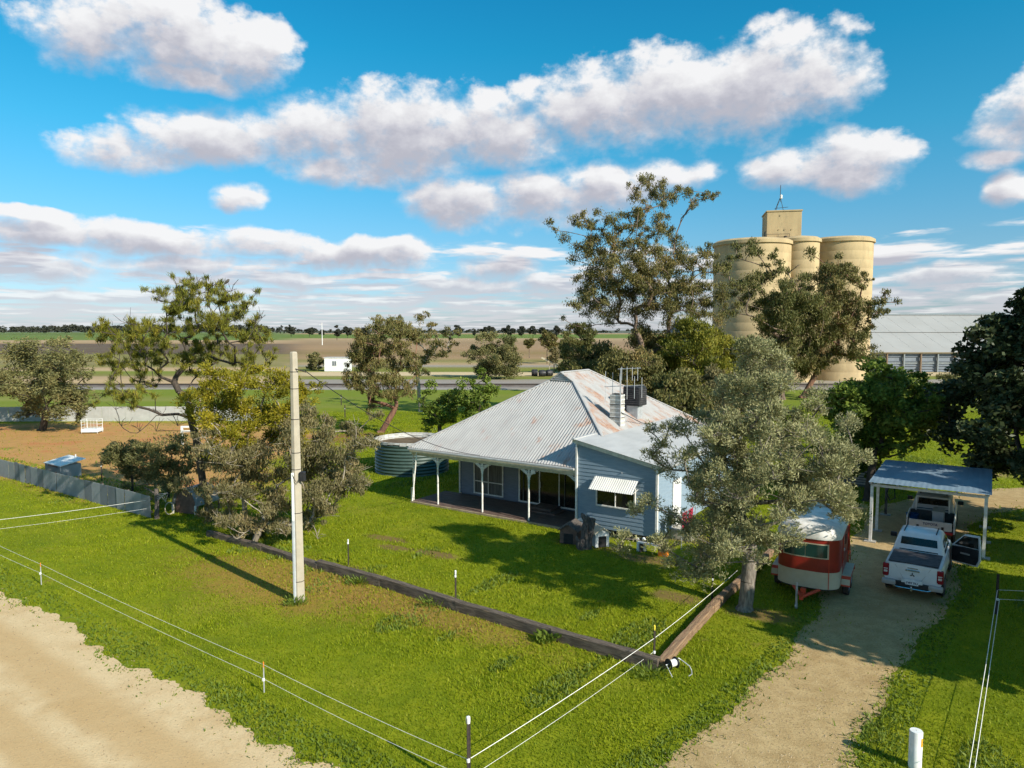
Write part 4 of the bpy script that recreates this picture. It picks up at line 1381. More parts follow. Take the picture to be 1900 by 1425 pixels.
        ah.build('armrest', 'car_silver', dob)
        mr = MB().box((1.02, 3.6, 1.18), (0.2, 0.12, 0.16))
        mr.v = [tuple(A @ Vector(v_)) for v_ in mr.v]
        mr.build('mirror', 'black_plastic', dob)
        for (xx, yy) in ((0.4, 3.0), (-0.4, 3.0)):
            MB().box((xx, yy, 1.0), (0.45, 0.14, 0.9), rx=0.2).build('seat', 'vinyl_black', t, bevel=0.05)
    return t


ute('pickup_ute', 'white dual cab ute with black tray cover and its driver door open', (13.40, 23.25, 0.008), (0.575, 0.818), 'car_white', True, 'covered')
hil = ute('pickup_ute', 'older white open tray ute parked under the blue carport', (17.45, 29.15, 0.008), (0.55, 0.835), 'car_white_old_shaded', False, 'open')
crate = thing('cargo_box', 'pale upright box standing on the right of the open ute tray', 'box', (18.28, 29.95, 0.66), HROT)
MB().box((0, 0, 0.32), (0.42, 0.9, 0.64)).build('box_shell', 'car_white_old_shaded', crate, bevel=0.02)
MB().box((0, 0, 0.655), (0.45, 0.93, 0.03)).build('lid', 'light_iron', crate)
tub_ = thing('plastic_tub', 'blue plastic tub in the front left of the open ute tray', 'tub', (17.5, 30.55, 0.66), HROT)
MB().lathe([(0.20, 0.0), (0.24, 0.34)], 14).build('tub_wall', 'blue_plastic', tub_)
MB().lathe([(0.255, 0.32), (0.265, 0.36), (0.235, 0.36), (0.225, 0.02), (0.01, 0.02)], 14).build('rim', 'blue_plastic', tub_)

# ------------------------------------------------------------------ horse float (local x right as seen from the front, y towards the tow hitch)
fl = thing('horse_float', 'red and cream horse float with white domed roof parked by the driveway', 'horse float', (10.62, 24.5, 0.0), math.atan2(-0.864, -0.504) - math.pi / 2)


def foot(off=0.0, front=1.62, rear=-1.35, hw=0.88, r_=0.62):
    """plan outline with a rounded nose"""
    hw, front, rear = hw + off, front + off, rear - off
    pts = [(-hw, rear), (hw, rear)]
    for k in range(9):
        a_ = R(90 * k / 8)
        pts.append((hw - r_ + r_ * math.cos(a_), front - r_ * 0.75 + r_ * 0.75 * math.sin(a_)))
    for k in range(9):
        a_ = R(90 + 90 * k / 8)
        pts.append((-hw + r_ + r_ * math.cos(a_), front - r_ * 0.75 + r_ * 0.75 * math.sin(a_)))
    return pts


def float_wall(name, z0, z1, off, material, parent, part=None):
    mb = MB()
    pts = foot(off)
    n = len(pts)
    idx = part or range(n)
    vs = [(x, y, z0) for x, y in pts] + [(x, y, z1) for x, y in pts]
    fs = [(k, (k + 1) % n, n + (k + 1) % n, n + k) for k in idx]
    return mb.add(vs, fs).build(name, material, parent, smooth=True)


float_wall('lower_panel', 0.46, 0.98, 0.0, 'float_beige', fl, range(1, 19 + 1))
float_wall('upper_panel', 0.98, 2.02, 0.004, 'float_red', fl, range(0, 20))
float_wall('side_wall', 0.46, 0.98, 0.006, 'float_red', fl, [0])
for sx in (-1, 1):
    MB().box((sx * 0.886, -0.35, 0.78), (0.012, 1.7, 0.62)).build('side_panel', 'float_red', fl)
    MB().box((sx * 0.895, -1.3, 1.25), (0.05, 0.05, 1.6)).build('corner_post', 'frame_red', fl)
    MB().box((sx * 0.895, 0.55, 1.55), (0.02, 0.02, 0.95)).build('door_seam', 'frame_red', fl)
    MB().tube([(sx * 0.93, -0.9, 1.85), (sx * 0.95, -1.5, 0.6)], 0.018, 5).build('ramp_stay', 'frame_red', fl)
    MB().box((sx * 0.90, 0.15, 1.4), (0.03, 0.12, 0.06)).build('latch', 'gal_steel', fl)
    MB().box((sx * 0.90, -0.3, 1.62), (0.03, 0.10, 0.3)).build('latch', 'dark_steel', fl)
fl_floor = MB().prism(foot(-0.02), 'z', 0.42, 0.46).build('floor', 'dark_steel', fl)
# domed roof
rf = MB()
rings = []
for off, zz in ((0.035, 1.99), (0.045, 2.06), (0.0, 2.2), (-0.12, 2.31), (-0.32, 2.38), (-0.6, 2.41)):
    ro = max(0.15, 0.62 + off)
    rings.append([(x, y, zz + (0.10 if y < 0 else 0.0) * 0.6) for x, y in foot(off, r_=ro)])
ring_loft(rf, rings)
rf.build('roof', 'float_roof', fl, smooth=True)
MB().tube([(-0.55, -0.8, 2.46), (-0.3, -0.8, 2.53), (0.3, -0.8, 2.53), (0.55, -0.8, 2.46)], 0.06, 8).build('roof_rib', 'float_roof', fl, smooth=True)
MB().lathe([(0.13, 0.0), (0.12, 0.07), (0.01, 0.1)], 12, (0.3, -0.2, 2.47)).build('roof_vent', 'float_roof', fl, smooth=True)


def curved_patch(name, x0, x1, z0, z1, off, material, parent):
    """patch of the nose following its curve"""
    r_, hw, front = 0.62, 0.88, 1.62
    mb = MB()
    n = 16
    vs = []
    for i in range(n + 1):
        x = x0 + (x1 - x0) * i / n
        e = max(0, abs(x) - (hw - r_))
        y = front - r_ * 0.75 + r_ * 0.75 * math.sqrt(max(0, 1 - (e / r_) ** 2)) + off
        vs += [(x, y, z0), (x, y, z1)]
    fs = [(2 * i, 2 * i + 2, 2 * i + 3, 2 * i + 1) for i in range(n)]
    return mb.add(vs, fs).build(name, material, parent)


wf = curved_patch('front_window', -0.60, 0.70, 1.40, 1.86, 0.010, 'float_beige', fl)
curved_patch('pane', -0.56, 0.04, 1.435, 1.825, 0.018, 'float_glass', wf)
curved_patch('pane', 0.06, 0.66, 1.435, 1.825, 0.019, 'float_glass', wf)
curved_patch('lower_seam', -0.62, -0.60, 0.47, 1.9, 0.012, 'frame_red', fl)
MB().box((0.1, 1.63, 1.96), (0.1, 0.03, 0.04)).build('marker_light', 'amber_reflector', fl)
# wheels, guards, drawbar
for sx in (-1, 1):
    for yy in (0.28, -0.42):
        wheel(fl, sx * 1.0, yy, 0.30, 0.18, sx)
    mg = MB()
    prof_ = [(-0.92, 0.52), (-0.82, 0.70), (0.68, 0.70), (0.80, 0.62), (0.84, 0.42), (0.74, 0.42), (0.72, 0.60), (-0.80, 0.62), (-0.86, 0.50)]
    mg.prism(prof_, 'x', sx * 0.89, sx * 1.14)
    mgo = mg.build('mudguard', 'frame_red', fl)
    MB().box((sx * 1.015, -0.06, 0.706), (0.25, 1.45, 0.012)).build('guard_top', 'float_beige', mgo)
    MB().box((sx * 1.015, 0.815, 0.53), (0.24, 0.012, 0.22), rx=0.15).build('guard_front', 'float_beige', mgo)
    MB().tube([(sx * 0.62, 0.9, 0.42), (0.0, 2.45, 0.42)], 0.05, 6).build('drawbar', 'frame_red', fl)
MB().box((0, 2.5, 0.45), (0.10, 0.28, 0.12)).build('coupling', 'frame_red', fl)
MB().box((0.0, 2.2, 0.5), (0.14, 0.16, 0.2)).build('brake_lever_box', 'frame_red', fl)
MB().tube([(0.16, 2.35, 0.1), (0.16, 2.35, 0.8)], 0.03, 8).build('jockey_stand', 'gal_steel', fl)
MB().lathe([(0.09, -0.03), (0.09, 0.03)], 14, (0.16, 2.35, 0.09), 'x', cap=True).build('jockey_wheel', 'rim_grey', fl)

fl.scale = (1.1, 1.06, 1.08)

# ------------------------------------------------------------------ trees
def skeleton(base, fork, clumps, rng, extra=None, sag=0.0, jit=0.06, trunk_n=6, wander=0.12):
    """nodes/parents: trunk from base to fork, then a limb to every clump centre"""
    base, fork = np.array(base, float), np.array(fork, float)
    nodes = [base]
    par = [-1]
    L_ = np.linalg.norm(fork - base)
    for k in range(1, trunk_n + 1):
        t = k / trunk_n
        p = base + (fork - base) * t + rng.normal(0, wander * 0.25, 3) * L_ * 0.12 * np.array([1, 1, 0.2]) * (1 if k < trunk_n else 0)
        nodes.append(p)
        par.append(len(nodes) - 2)
    first = max(1, trunk_n // 2)
    order = sorted(clumps, key=lambda c: np.linalg.norm(np.array(c[:3]) - fork))
    tips = []
    for c in order:
        c3 = np.array(c[:3], float)
        N_ = np.array(nodes[first:])
        d = np.linalg.norm(N_ - c3, axis=1)
        up = (c3 - N_)[:, 2]
        # prefer to leave from below and from nearer the trunk
        dist0 = np.linalg.norm(N_ - fork, axis=1)
        cost = d * (1 + 0.9 * np.clip(0.25 - up / (d + 1e-6), 0, 2)) + 0.18 * dist0
        i = int(np.argmin(cost)) + first
        a = np.array(nodes[i])
        pdir = a - np.array(nodes[par[i]]) if par[i] >= 0 else np.array([0, 0, 1.0])
        pdir = pdir / (np.linalg.norm(pdir) + 1e-9)
        dd = np.linalg.norm(c3 - a)
        n = max(2, int(dd / max(0.25, L_ * 0.09)) + 1)
        n = min(n, 8)
        ctrl = a + pdir * dd * 0.26 + np.array([0, 0, dd * 0.06])
        prev = i
        for k in range(1, n + 1):
            t = k / n
            p = (1 - t) ** 2 * a + 2 * t * (1 - t) * ctrl + t * t * c3
            if k < n:
                p = p + rng.normal(0, jit * dd / n, 3)
            nodes.append(p)
            par.append(prev)
            prev = len(nodes) - 1
        tips.append(prev)
    return np.array(nodes), np.array(par), tips


def radii_for(nodes, par, tips, r_tip, r_base, expo=0.5):
    n = len(nodes)
    cnt = np.zeros(n)
    for t in tips:
        cnt[t] += 1
    for i in range(n - 1, 0, -1):
        if cnt[i] == 0:
            cnt[i] = 0.3
        cnt[par[i]] += cnt[i]
    r_ = cnt ** expo
    r_ = r_tip + (r_base - r_tip) * (r_ - r_.min()) / (r_.max() - r_.min() + 1e-9)
    return r_


def tubes_np(A, B, ra, rb, n=5):
    """separate tapered prisms A->B"""
    A, B = np.asarray(A, float), np.asarray(B, float)
    d = B - A
    L_ = np.linalg.norm(d, axis=1, keepdims=True) + 1e-9
    d = d / L_
    ref = np.where(np.abs(d[:, 2:3]) < 0.9, np.array([[0, 0, 1.0]]), np.array([[1.0, 0, 0]]))
    u = np.cross(d, ref)
    u /= np.linalg.norm(u, axis=1, keepdims=True) + 1e-9
    v = np.cross(u, d)
    m_ = len(A)
    ang = np.arange(n) * 2 * np.pi / n
    cs, sn = np.cos(ang)[None, :, None], np.sin(ang)[None, :, None]
    off = u[:, None, :] * cs + v[:, None, :] * sn
    va = A[:, None, :] + off * np.asarray(ra)[:, None, None]
    vb = B[:, None, :] + off * np.asarray(rb)[:, None, None]
    V = np.concatenate([va, vb], axis=1).reshape(-1, 3)
    k = np.arange(n)
    f = np.stack([k, (k + 1) % n, n + (k + 1) % n, n + k], axis=1)
    F = (f[None] + (np.arange(m_) * 2 * n)[:, None, None]).reshape(-1, 4)
    return V, F


def leaves_np(rng, P, axis, L_, W, tint):
    """one kite-shaped quad per leaf"""
    n = len(P)
    axis = axis / (np.linalg.norm(axis, axis=1, keepdims=True) + 1e-9)
    r_ = rng.normal(size=(n, 3))
    wv = np.cross(axis, r_)
    wv /= np.linalg.norm(wv, axis=1, keepdims=True) + 1e-9
    L_ = np.asarray(L_)[:, None]
    W = np.asarray(W)[:, None]
    v0 = P - axis * L_ * 0.5
    v1 = P + wv * W * 0.5 - axis * L_ * 0.05
    v2 = P + axis * L_ * 0.5
    v3 = P - wv * W * 0.5 - axis * L_ * 0.05
    V = np.stack([v0, v1, v2, v3], axis=1).reshape(-1, 3)
    F = np.arange(4 * n).reshape(-1, 4)
    return V, F, tint


def clump_leaves(rng, clumps, dens, L_, W, style, flat=0.75, sub=9, subr=0.42, dead=0.0):
    """leaf positions / axes for a list of clumps (x,y,z,r)"""
    PP, AX, TT = [], [], []
    for (x, y, z, r_) in clumps:
        n = int(dens * r_ ** 2)
        if n < 4:
            n = 4
        ns = max(3, int(sub * (0.7 + 0.6 * rng.random())))
        sd = rng.normal(size=(ns, 3))
        sd /= np.linalg.norm(sd, axis=1, keepdims=True)
        sd[:, 2] = np.where(rng.random(ns) < 0.65, np.abs(sd[:, 2]), sd[:, 2])
        sc = sd * (r_ * (0.35 + 0.6 * rng.random((ns, 1)))) * np.array([1, 1, flat])
        sr = r_ * subr * (0.6 + 0.8 * rng.random(ns))
        k = rng.integers(0, ns, n)
        q = rng.normal(size=(n, 3))
        q /= np.linalg.norm(q, axis=1, keepdims=True)
        q *= (rng.random((n, 1)) ** 0.5) * sr[k][:, None] * np.array([1, 1, flat])
        p = np.array([x, y, z]) + sc[k] + q
        PP.append(p)
        if style == 'droop':
            a = rng.normal(size=(n, 3)) * 0.55 + np.array([0, 0, -1.0])
        elif style == 'spray':      # sprays point outwards and up from the clump
            a = (p - np.array([x, y, z - 0.4 * r_])) / r_ + rng.normal(size=(n, 3)) * 0.55
        elif style == 'needle':
            a = sd[k] * 0.7 + np.array([0, 0, 0.75]) + rng.normal(size=(n, 3)) * 0.42
        else:
            a = rng.normal(size=(n, 3))
            a[:, 2] *= 0.55
        AX.append(a)
        base_t = rng.normal(0.5, 0.12)
        sub_t = rng.normal(0, 0.12, ns)
        TT.append(np.clip(base_t + sub_t[k] + rng.normal(0, 0.13, n), 0, 1))
    P = np.concatenate(PP)
    A = np.concatenate(AX)
    T = np.concatenate(TT)
    n = len(P)
    return leaves_np(rng, P, A, L_ * (0.65 + 0.7 * rng.random(n)), W * (0.65 + 0.7 * rng.random(n)), T)


def make_tree(name, label, base, fork, clumps, leaf, bark, dens, leaf_l, leaf_w, style='broad', r_base=0.25, r_tip=0.02, seed=1, cat='tree', group=None, twigs=3, flat=0.8, sub=9, subr=0.52, twig_r=0.008, expo=0.72, bare=None, extra_trunks=None, jit=0.06):
    rng = np.random.default_rng(seed)
    base = np.array([base[0], base[1], 0.0])
    root = thing(name, label, cat, tuple(base), 0.0, group)
    cl = [tuple(np.array(c[:3]) - base) + (c[3],) for c in clumps]
    targets = list(cl) + [tuple(np.array(c[:3]) - base) + (0.3,) for c in (bare or [])]
    nodes, par, tips = skeleton((0, 0, -0.15), np.array(fork) - base, targets, rng, jit=jit)
    rad = radii_for(nodes, par, tips, r_tip, r_base, expo)
    i = np.arange(1, len(nodes))
    ra = np.minimum(rad[par[i]], rad[i] * 1.35)
    V1, F1 = tubes_np(nodes[par[i]], nodes[i], ra, rad[i], 7 if r_base > 0.15 else 5)
    # root flare
    VV, FF = [V1], [F1]
    V2, F2 = tubes_np(np.array([[0, 0, -0.1]]), nodes[1:2] * np.array([[1, 1, 0.6]]), [r_base * 1.5], [r_base * 0.95], 9)
    VV.append(V2)
    FF.append(F2 + len(V1))
    off = len(V1) + len(V2)
    # twigs inside the clumps
    A_, B_ = [], []
    for (x, y, z, r_) in targets:
        k = twigs if r_ != 0.3 else 5
        d = rng.normal(size=(k, 3))
        d[:, 2] = np.abs(d[:, 2]) * 0.7 + (0.3 if r_ == 0.3 else 0.0)
        d /= np.linalg.norm(d, axis=1, keepdims=True)
        c = np.array([x, y, z])
        rr = r_ if r_ != 0.3 else 0.55
        mid = c + d * rr * 0.45 + rng.normal(size=(k, 3)) * rr * 0.12
        A_ += [np.repeat(c[None], k, 0), mid]
        B_ += [mid, mid + d * rr * 0.5 + rng.normal(size=(k, 3)) * rr * 0.18]
    if A_:
        A_, B_ = np.concatenate(A_), np.concatenate(B_)
        V3, F3 = tubes_np(A_, B_, np.full(len(A_), twig_r * 1.3), np.full(len(A_), twig_r * 0.7), 3)
        VV.append(V3)
        FF.append(F3 + off)
    me = fast_mesh('trunk', np.concatenate(VV), [np.concatenate(FF)])
    me.shade_smooth()
    link('trunk', me, bark, root)
    V, F, T = clump_leaves(rng, cl, dens, leaf_l, leaf_w, style, flat, sub, subr)
    me = fast_mesh('crown', V, [F], T)
    link('crown', me, leaf, root)
    return root


def zc(rng_seed, lst, sx, sy, x0, y0, scale, d, dj, sat=2, fat=1.15, spread=0.8):
    """clumps read off the photograph: (zx, zy, zr) in an enlargement -> world, with their own depth"""
    rg = random.Random(rng_seed)
    out = []
    for (zx, zy, zr) in lst:
        dd = d + rg.uniform(-dj, dj)
        p = at(x0 + zx / scale, y0 + zy / scale, dd)
        r_ = zr / scale * dd / FPX
        out.append((p[0], p[1], p[2], r_ * fat))
        for _ in range(sat):
            out.append((p[0] + rg.gauss(0, spread) * r_, p[1] + rg.gauss(0, 1.1) * r_, p[2] + rg.gauss(-0.1, spread * 0.7) * r_, r_ * fat * rg.uniform(0.45, 0.8)))
    return out


def env(seed, cx, cy, prof, n, r0, r1, shell=0.45, sq=(1, 1)):
    """clumps through a crown envelope given as (z, half width)"""
    rg = random.Random(seed)
    zs = [p[0] for p in prof]
    ws = [p[1] for p in prof]
    out = []
    while len(out) < n:
        z = rg.uniform(zs[0], zs[-1])
        w_ = float(np.interp(z, zs, ws))
        if rg.random() > (w_ / max(ws)) ** 1.3 + 0.08:
            continue
        a = rg.uniform(0, 2 * math.pi)
        rr = w_ * (shell + (1 - shell) * math.sqrt(rg.random())) * rg.uniform(0.55, 1.06)
        out.append((cx + rr * math.cos(a) * sq[0], cy + rr * math.sin(a) * sq[1], z, rg.uniform(r0, r1)))
    return out


# --- grey green cypress pine in the front lawn corner
jb = (7.53, 22.39)
jcl = env(11, 7.75, 22.2, [(1.3, 1.9), (2.2, 3.45), (3.2, 3.3), (4.4, 3.1), (5.6, 2.75), (6.6, 2.2), (7.4, 1.65), (8.1, 0.85), (8.5, 0.3)], 250, 0.38, 0.60, 0.12)
jcl = [c for c in jcl if not (c[0] > 7.95 and c[2] < 3.5)]
jcl = [c for c in jcl if not (c[2] < 2.3 and abs(c[0] - 7.6) < 1.4 and c[1] < 22.9)]
jcl = [c for c in jcl if (c[0] + 5.39) * 0.559 + (c[1] - 36.69) * 0.829 < -1.5]
jcl += [tuple(at(px, py, 22.4 + dd)) + (rr,) for px, py, dd, rr in [(1205, 935, -.4, .45), (1180, 950, 0, .42), (1160, 1000, -.3, .4), (1150, 1018, .2, .33), (1215, 1010, -.8, .4), (1560, 955, -.5, .48), (1585, 965, 0, .42), (1598, 945, .3, .33), (1255, 1050, -1, .42), (1290, 1070, -1.2, .42), (1570, 790, .5, .5), (1580, 850, 0, .45), (1210, 850, .8, .42), (1205, 800, 1.2, .34), (1225, 830, .6, .42), (1300, 1020, -1.4, .5), (1240, 800, .5, .42)]]
make_tree('cypress_pine', 'bushy grey green cypress pine beside the driveway in front of the house wing', jb, (7.75, 22.6, 1.9), jcl, 'leaf_juniper', 'bark_grey', 2900, 0.105, 0.031, 'spray', 0.235, 0.02, 21, twigs=5, flat=0.95, sub=12, subr=0.42, twig_r=0.011)

# --- tall river gum behind the house
gum = [(485, 105, 40), (585, 100, 46), (670, 105, 40), (750, 80, 32), (840, 105, 24), (180, 215, 36), (262, 230, 18), (355, 215, 42), (490, 205, 48), (605, 200, 36), (600, 250, 42), (280, 320, 46), (235, 365, 52), (370, 320, 46), (425, 250, 28), (420, 345, 46), (690, 360, 54), (640, 425, 55), (740, 400, 48), (830, 395, 36), (850, 440, 32), (400, 415, 55), (300, 470, 46), (360, 520, 55), (470, 400, 36), (520, 445, 60), (440, 485, 55), (560, 525, 60), (650, 475, 46), (250, 560, 46), (290, 640, 62), (230, 620, 38), (420, 595, 62), (340, 690, 55), (720, 535, 55), (760, 590, 60), (680, 590, 55), (815, 545, 28), (560, 625, 55), (640, 655, 60), (780, 655, 55), (920, 610, 44), (470, 675, 55), (840, 640, 38), (500, 330, 26), (560, 300, 24), (530, 560, 40), (610, 560, 40)]
gcl = zc(31, gum, 0, 0, 1000, 330, 2.714, 64, 3.5, 6, 0.85, 1.5)
gb = at(1192, 770, 64)
make_tree('gum_tree', 'tall open gum tree behind the house roof, highest of all the trees', (gb[0], 64), tuple(at(1190, 640, 64)), gcl, 'leaf_gum', 'bark_gum', 1050, 0.22, 0.062, 'droop', 0.34, 0.025, 32, twigs=4, sub=10, subr=0.85, flat=0.95, twig_r=0.016, bare=[tuple(at(px, py, 64)) for px, py in [(1270, 400), (1285, 375), (1250, 470), (1300, 560)]])

# --- the two gums in front of the silos
s_left = [(1085, 365, 42), (1180, 400, 30), (950, 445, 34), (1070, 520, 46), (1150, 510, 42), (1060, 590, 44), (1110, 640, 38), (1240, 545, 44), (1200, 640, 60), (1270, 640, 70), (1330, 665, 60), (1150, 720, 62), (1250, 725, 76), (1345, 745, 66), (1180, 805, 62), (1275, 805, 62), (1240, 880, 60), (1175, 875, 52), (1280, 950, 52), (1130, 870, 46), (1330, 880, 46), (1310, 590, 40), (1210, 950, 50)]
s_right = [(1450, 470, 50), (1530, 480, 46), (1590, 515, 42), (1430, 525, 46), (1640, 500, 24), (1500, 560, 46), (1680, 640, 42), (1660, 685, 36), (1480, 640, 60), (1550, 655, 52), (1420, 700, 55), (1520, 725, 68), (1460, 790, 66), (1560, 795, 52), (1400, 855, 50), (1500, 885, 52), (1570, 900, 36), (1420, 610, 40), (1600, 740, 40), (1440, 930, 44), (1380, 940, 44)]
c1 = zc(41, s_left, 0, 0, 1000, 330, 2.714, 92, 4, 5, 0.85, 1.3)
c2 = zc(42, s_right, 0, 0, 1000, 330, 2.714, 94, 4, 5, 0.85, 1.3)
p1_, p2_ = at(1450, 735, 92), at(1487, 735, 94)
make_tree('gum_tree', 'dark dense gum tree standing in front of the left and middle silos', (p1_[0], 92), tuple(at(1452, 640, 92)), c1, 'leaf_gum_dark', 'bark_gum', 480, 0.36, 0.11, 'droop', 0.4, 0.045, 43, twigs=4, subr=0.8, flat=0.95, twig_r=0.022, bare=[tuple(at(px, py, 92)) for px, py in [(1478, 495), (1470, 520), (1482, 540)]])
make_tree('gum_tree', 'open gum tree with leaning trunk in front of the right silo', (p2_[0], 94), tuple(at(1530, 668, 94)), c2, 'leaf_gum', 'bark_red', 480, 0.36, 0.11, 'droop', 0.36, 0.045, 44, twigs=4, subr=0.8, flat=0.95, twig_r=0.022)

# --- dense dark shrubby trees at the foot of the tall gum
for k, (px, py_top, py_bot, wpx, d, leaf, lab) in enumerate([
    (1070, 590, 700, 40, 78, 'leaf_gum_dark', 'small dark tree left of the tall gum, rising above the horizon'),
    (1105, 640, 745, 75, 70, 'leaf_gum_dark', 'dense dark bushy tree just behind the house roof ridge'),
    (1170, 655, 770, 75, 60, 'leaf_gum', 'olive bushy tree at the foot of the tall gum'),
    (1215, 600, 760, 80, 66, 'leaf_gum', 'brown green tree right of the tall gum trunk'),
    (1278, 595, 760, 85, 62, 'leaf_casuarina', 'yellow green rounded tree between the tall gum and the silos'),
    (1345, 608, 740, 62, 68, 'leaf_casuarina', 'round olive tree at the base of the left silo'),
    (1250, 690, 790, 75, 52, 'leaf_gum_dark', 'dark low tree behind the rooftop cooler'),
    (1335, 680, 790, 70, 56, 'leaf_brownish', 'brownish leafy tree behind the top of the cypress pine'),
    (1405, 660, 770, 60, 70, 'leaf_brownish', 'thin brown tree between the cypress pine and the silos'),
]):
    top, bot = at(px, py_top, d)[2], max(0.4, at(px, py_bot, d)[2])
    bx = at(px, 700, d)[0]
    hw = wpx * d / FPX
    H_ = top - bot
    cl = env(60 + k, bx, d, [(bot, hw * 0.8), (bot + H_ * 0.35, hw), (bot + H_ * 0.7, hw * 0.8), (top - 0.3, hw * 0.3)], 34, hw * 0.26, hw * 0.40, 0.4, (1, 0.85))
    make_tree('shrubby_tree', lab, (bx, d), (bx, d, bot + H_ * 0.25), cl, leaf, 'bark_gum', 520, 0.26, 0.10, 'droop' if k not in (4, 5) else 'needle', 0.22, 0.03, 70 + k, twigs=3, twig_r=0.015)

# --- green broadleaf tree beside the carport
gl_l = [(1575, 735, 34), (1610, 715, 34), (1650, 705, 30), (1690, 720, 34), (1560, 770, 32), (1600, 760, 38), (1640, 750, 38), (1680, 765, 36), (1720, 760, 32), (1590, 800, 36), (1630, 800, 34), (1670, 790, 34), (1710, 790, 28), (1735, 775, 22), (1600, 840, 32), (1630, 835, 28), (1570, 800, 26), (1645, 690, 20), (1585, 870, 22), (1612, 870, 22), (1552, 740, 22), (1700, 815, 18), (1625, 770, 36), (1660, 730, 30)]
gcl2 = zc(51, gl_l, 0, 0, 0, 0, 1.0, 37.5, 2.2, 3, 1.0, 1.0)
make_tree('leafy_tree', 'bright green broadleaf tree behind the carport and small shed', (18.75, 37.0), (19.1, 37.1, 2.6), gcl2, 'leaf_green', 'bark_dark', 800, 0.19, 0.13, 'broad', 0.20, 0.02, 52, twigs=3, sub=9)

# --- big dark evergreen at the right edge
dcl = env(81, 25.0, 32.5, [(2.5, 3.4), (3.6, 4.6), (5.2, 5.0), (7.2, 4.5), (9.0, 3.2), (10.3, 1.6), (10.9, 0.5)], 150, 0.7, 1.05, 0.4)
make_tree('evergreen_tree', 'big dense dark evergreen tree at the right edge beside the carport', (25.0, 32.5), (25.0, 32.5, 3.5), dcl, 'leaf_deep', 'bark_dark', 620, 0.27, 0.17, 'broad', 0.4, 0.03, 82, twigs=2)

# --- trees just outside the right of the view whose shade lies across the drive
for k, (x, y, h, hw, lab) in enumerate([
    (18.4, 14.4, 8.6, 3.1, 'nearest roadside tree right of the view shading the drive'),
    (21.8, 18.8, 9.6, 3.0, 'tall roadside tree right of the view shading the white ute'),
    (17.6, 18.2, 8.2, 2.3, 'slender roadside tree right of the view shading the horse float'),
    (25.5, 14.6, 9.4, 3.0, 'broad roadside tree right of the view shading the tape fence'),
    (25.8, 24.0, 9.6, 3.4, 'tall tree right of the view shading the carport'),
]):
    cl = env(91 + k, x, y, [(2.6, hw * 0.5), (h * 0.45, hw), (h * 0.75, hw * 0.85), (h, hw * 0.2)], 52, 0.6, 0.95, 0.25)
    make_tree('roadside_tree', lab, (x, y), (x, y, 3.0), cl, 'leaf_gum_dark', 'bark_dark', 260, 0.42, 0.30, 'broad', 0.26, 0.03, 95 + k, twigs=2)

# --- casuarina on the left
cas = [(670, 250, 50), (830, 230, 36), (920, 160, 42), (980, 210, 44), (1140, 170, 44), (1200, 225, 52), (1290, 300, 36), (1400, 290, 54), (1510, 350, 28), (780, 430, 70), (880, 385, 55), (850, 310, 45), (1040, 310, 40), (1170, 500, 72), (1300, 470, 55), (1430, 490, 64), (600, 630, 74), (470, 740, 72), (190, 670, 64), (60, 600, 44), (230, 840, 46), (380, 880, 72), (380, 975, 62), (170, 960, 46), (620, 950, 42), (870, 890, 55), (960, 920, 55), (1180, 770, 62), (1150, 900, 55), (1090, 565, 52), (920, 620, 52), (760, 600, 44), (1600, 650, 52), (1500, 690, 44), (1700, 720, 44), (1400, 930, 52), (1560, 870, 52), (1740, 870, 36), (720, 760, 42), (500, 560, 30), (280, 1290, 55), (180, 1260, 42), (400, 1310, 50), (560, 1180, 30), (1350, 620, 46), (1020, 760, 46), (640, 840, 40)]
ccl = zc(101, cas, 0, 0, 180, 500, 5.48, 33.0, 2.0, 8, 0.9, 1.9)
cb = at(392, 960, 33.0)
make_tree('casuarina_tree', 'ragged olive casuarina with bare twigs rising above the left horizon', (cb[0], 33.0), tuple(at(349, 745, 33.0)), ccl, 'leaf_casuarina', 'bark_dark', 3000, 0.34, 0.024, 'needle', 0.17, 0.014, 102, twigs=10, sub=8, subr=1.0, twig_r=0.010, jit=0.10, bare=[tuple(at(px, py, 33.0 + dd)) for px, py, dd in [(300, 560, 0), (330, 545, 1), (365, 525, 0), (395, 530, -1), (430, 540, 0), (460, 570, 1), (485, 590, 0), (478, 600, -1), (200, 610, 0), (240, 600, 0), (225, 790, -1), (260, 800, -2), (300, 770, -1), (215, 760, 0), (290, 800, 1), (330, 790, -2), (300, 700, 0), (470, 640, 0)]])

# --- yellow wattle
wat = [(400, 735, 36), (445, 712, 34), (495, 725, 34), (540, 715, 26), (378, 765, 30), (430, 765, 38), (485, 770, 38), (535, 770, 32), (408, 800, 30), (455, 800, 30), (520, 810, 30), (560, 745, 24), (365, 735, 22), (575, 790, 22), (470, 690, 20), (510, 695, 20), (440, 840, 24), (400, 840, 22)]
wcl = zc(111, wat, 0, 0, 0, 0, 1.0, 31.5, 1.5, 3, 1.0, 1.0)
wb = at(455, 950, 31.5)
make_tree('wattle_tree', 'yellow green wattle tree left of the power pole', (wb[0], 31.5), tuple(at(450, 870, 31.5)), wcl, 'leaf_wattle', 'bark_pale', 2000, 0.13, 0.048, 'spray', 0.12, 0.02, 112, twigs=4, sub=9)

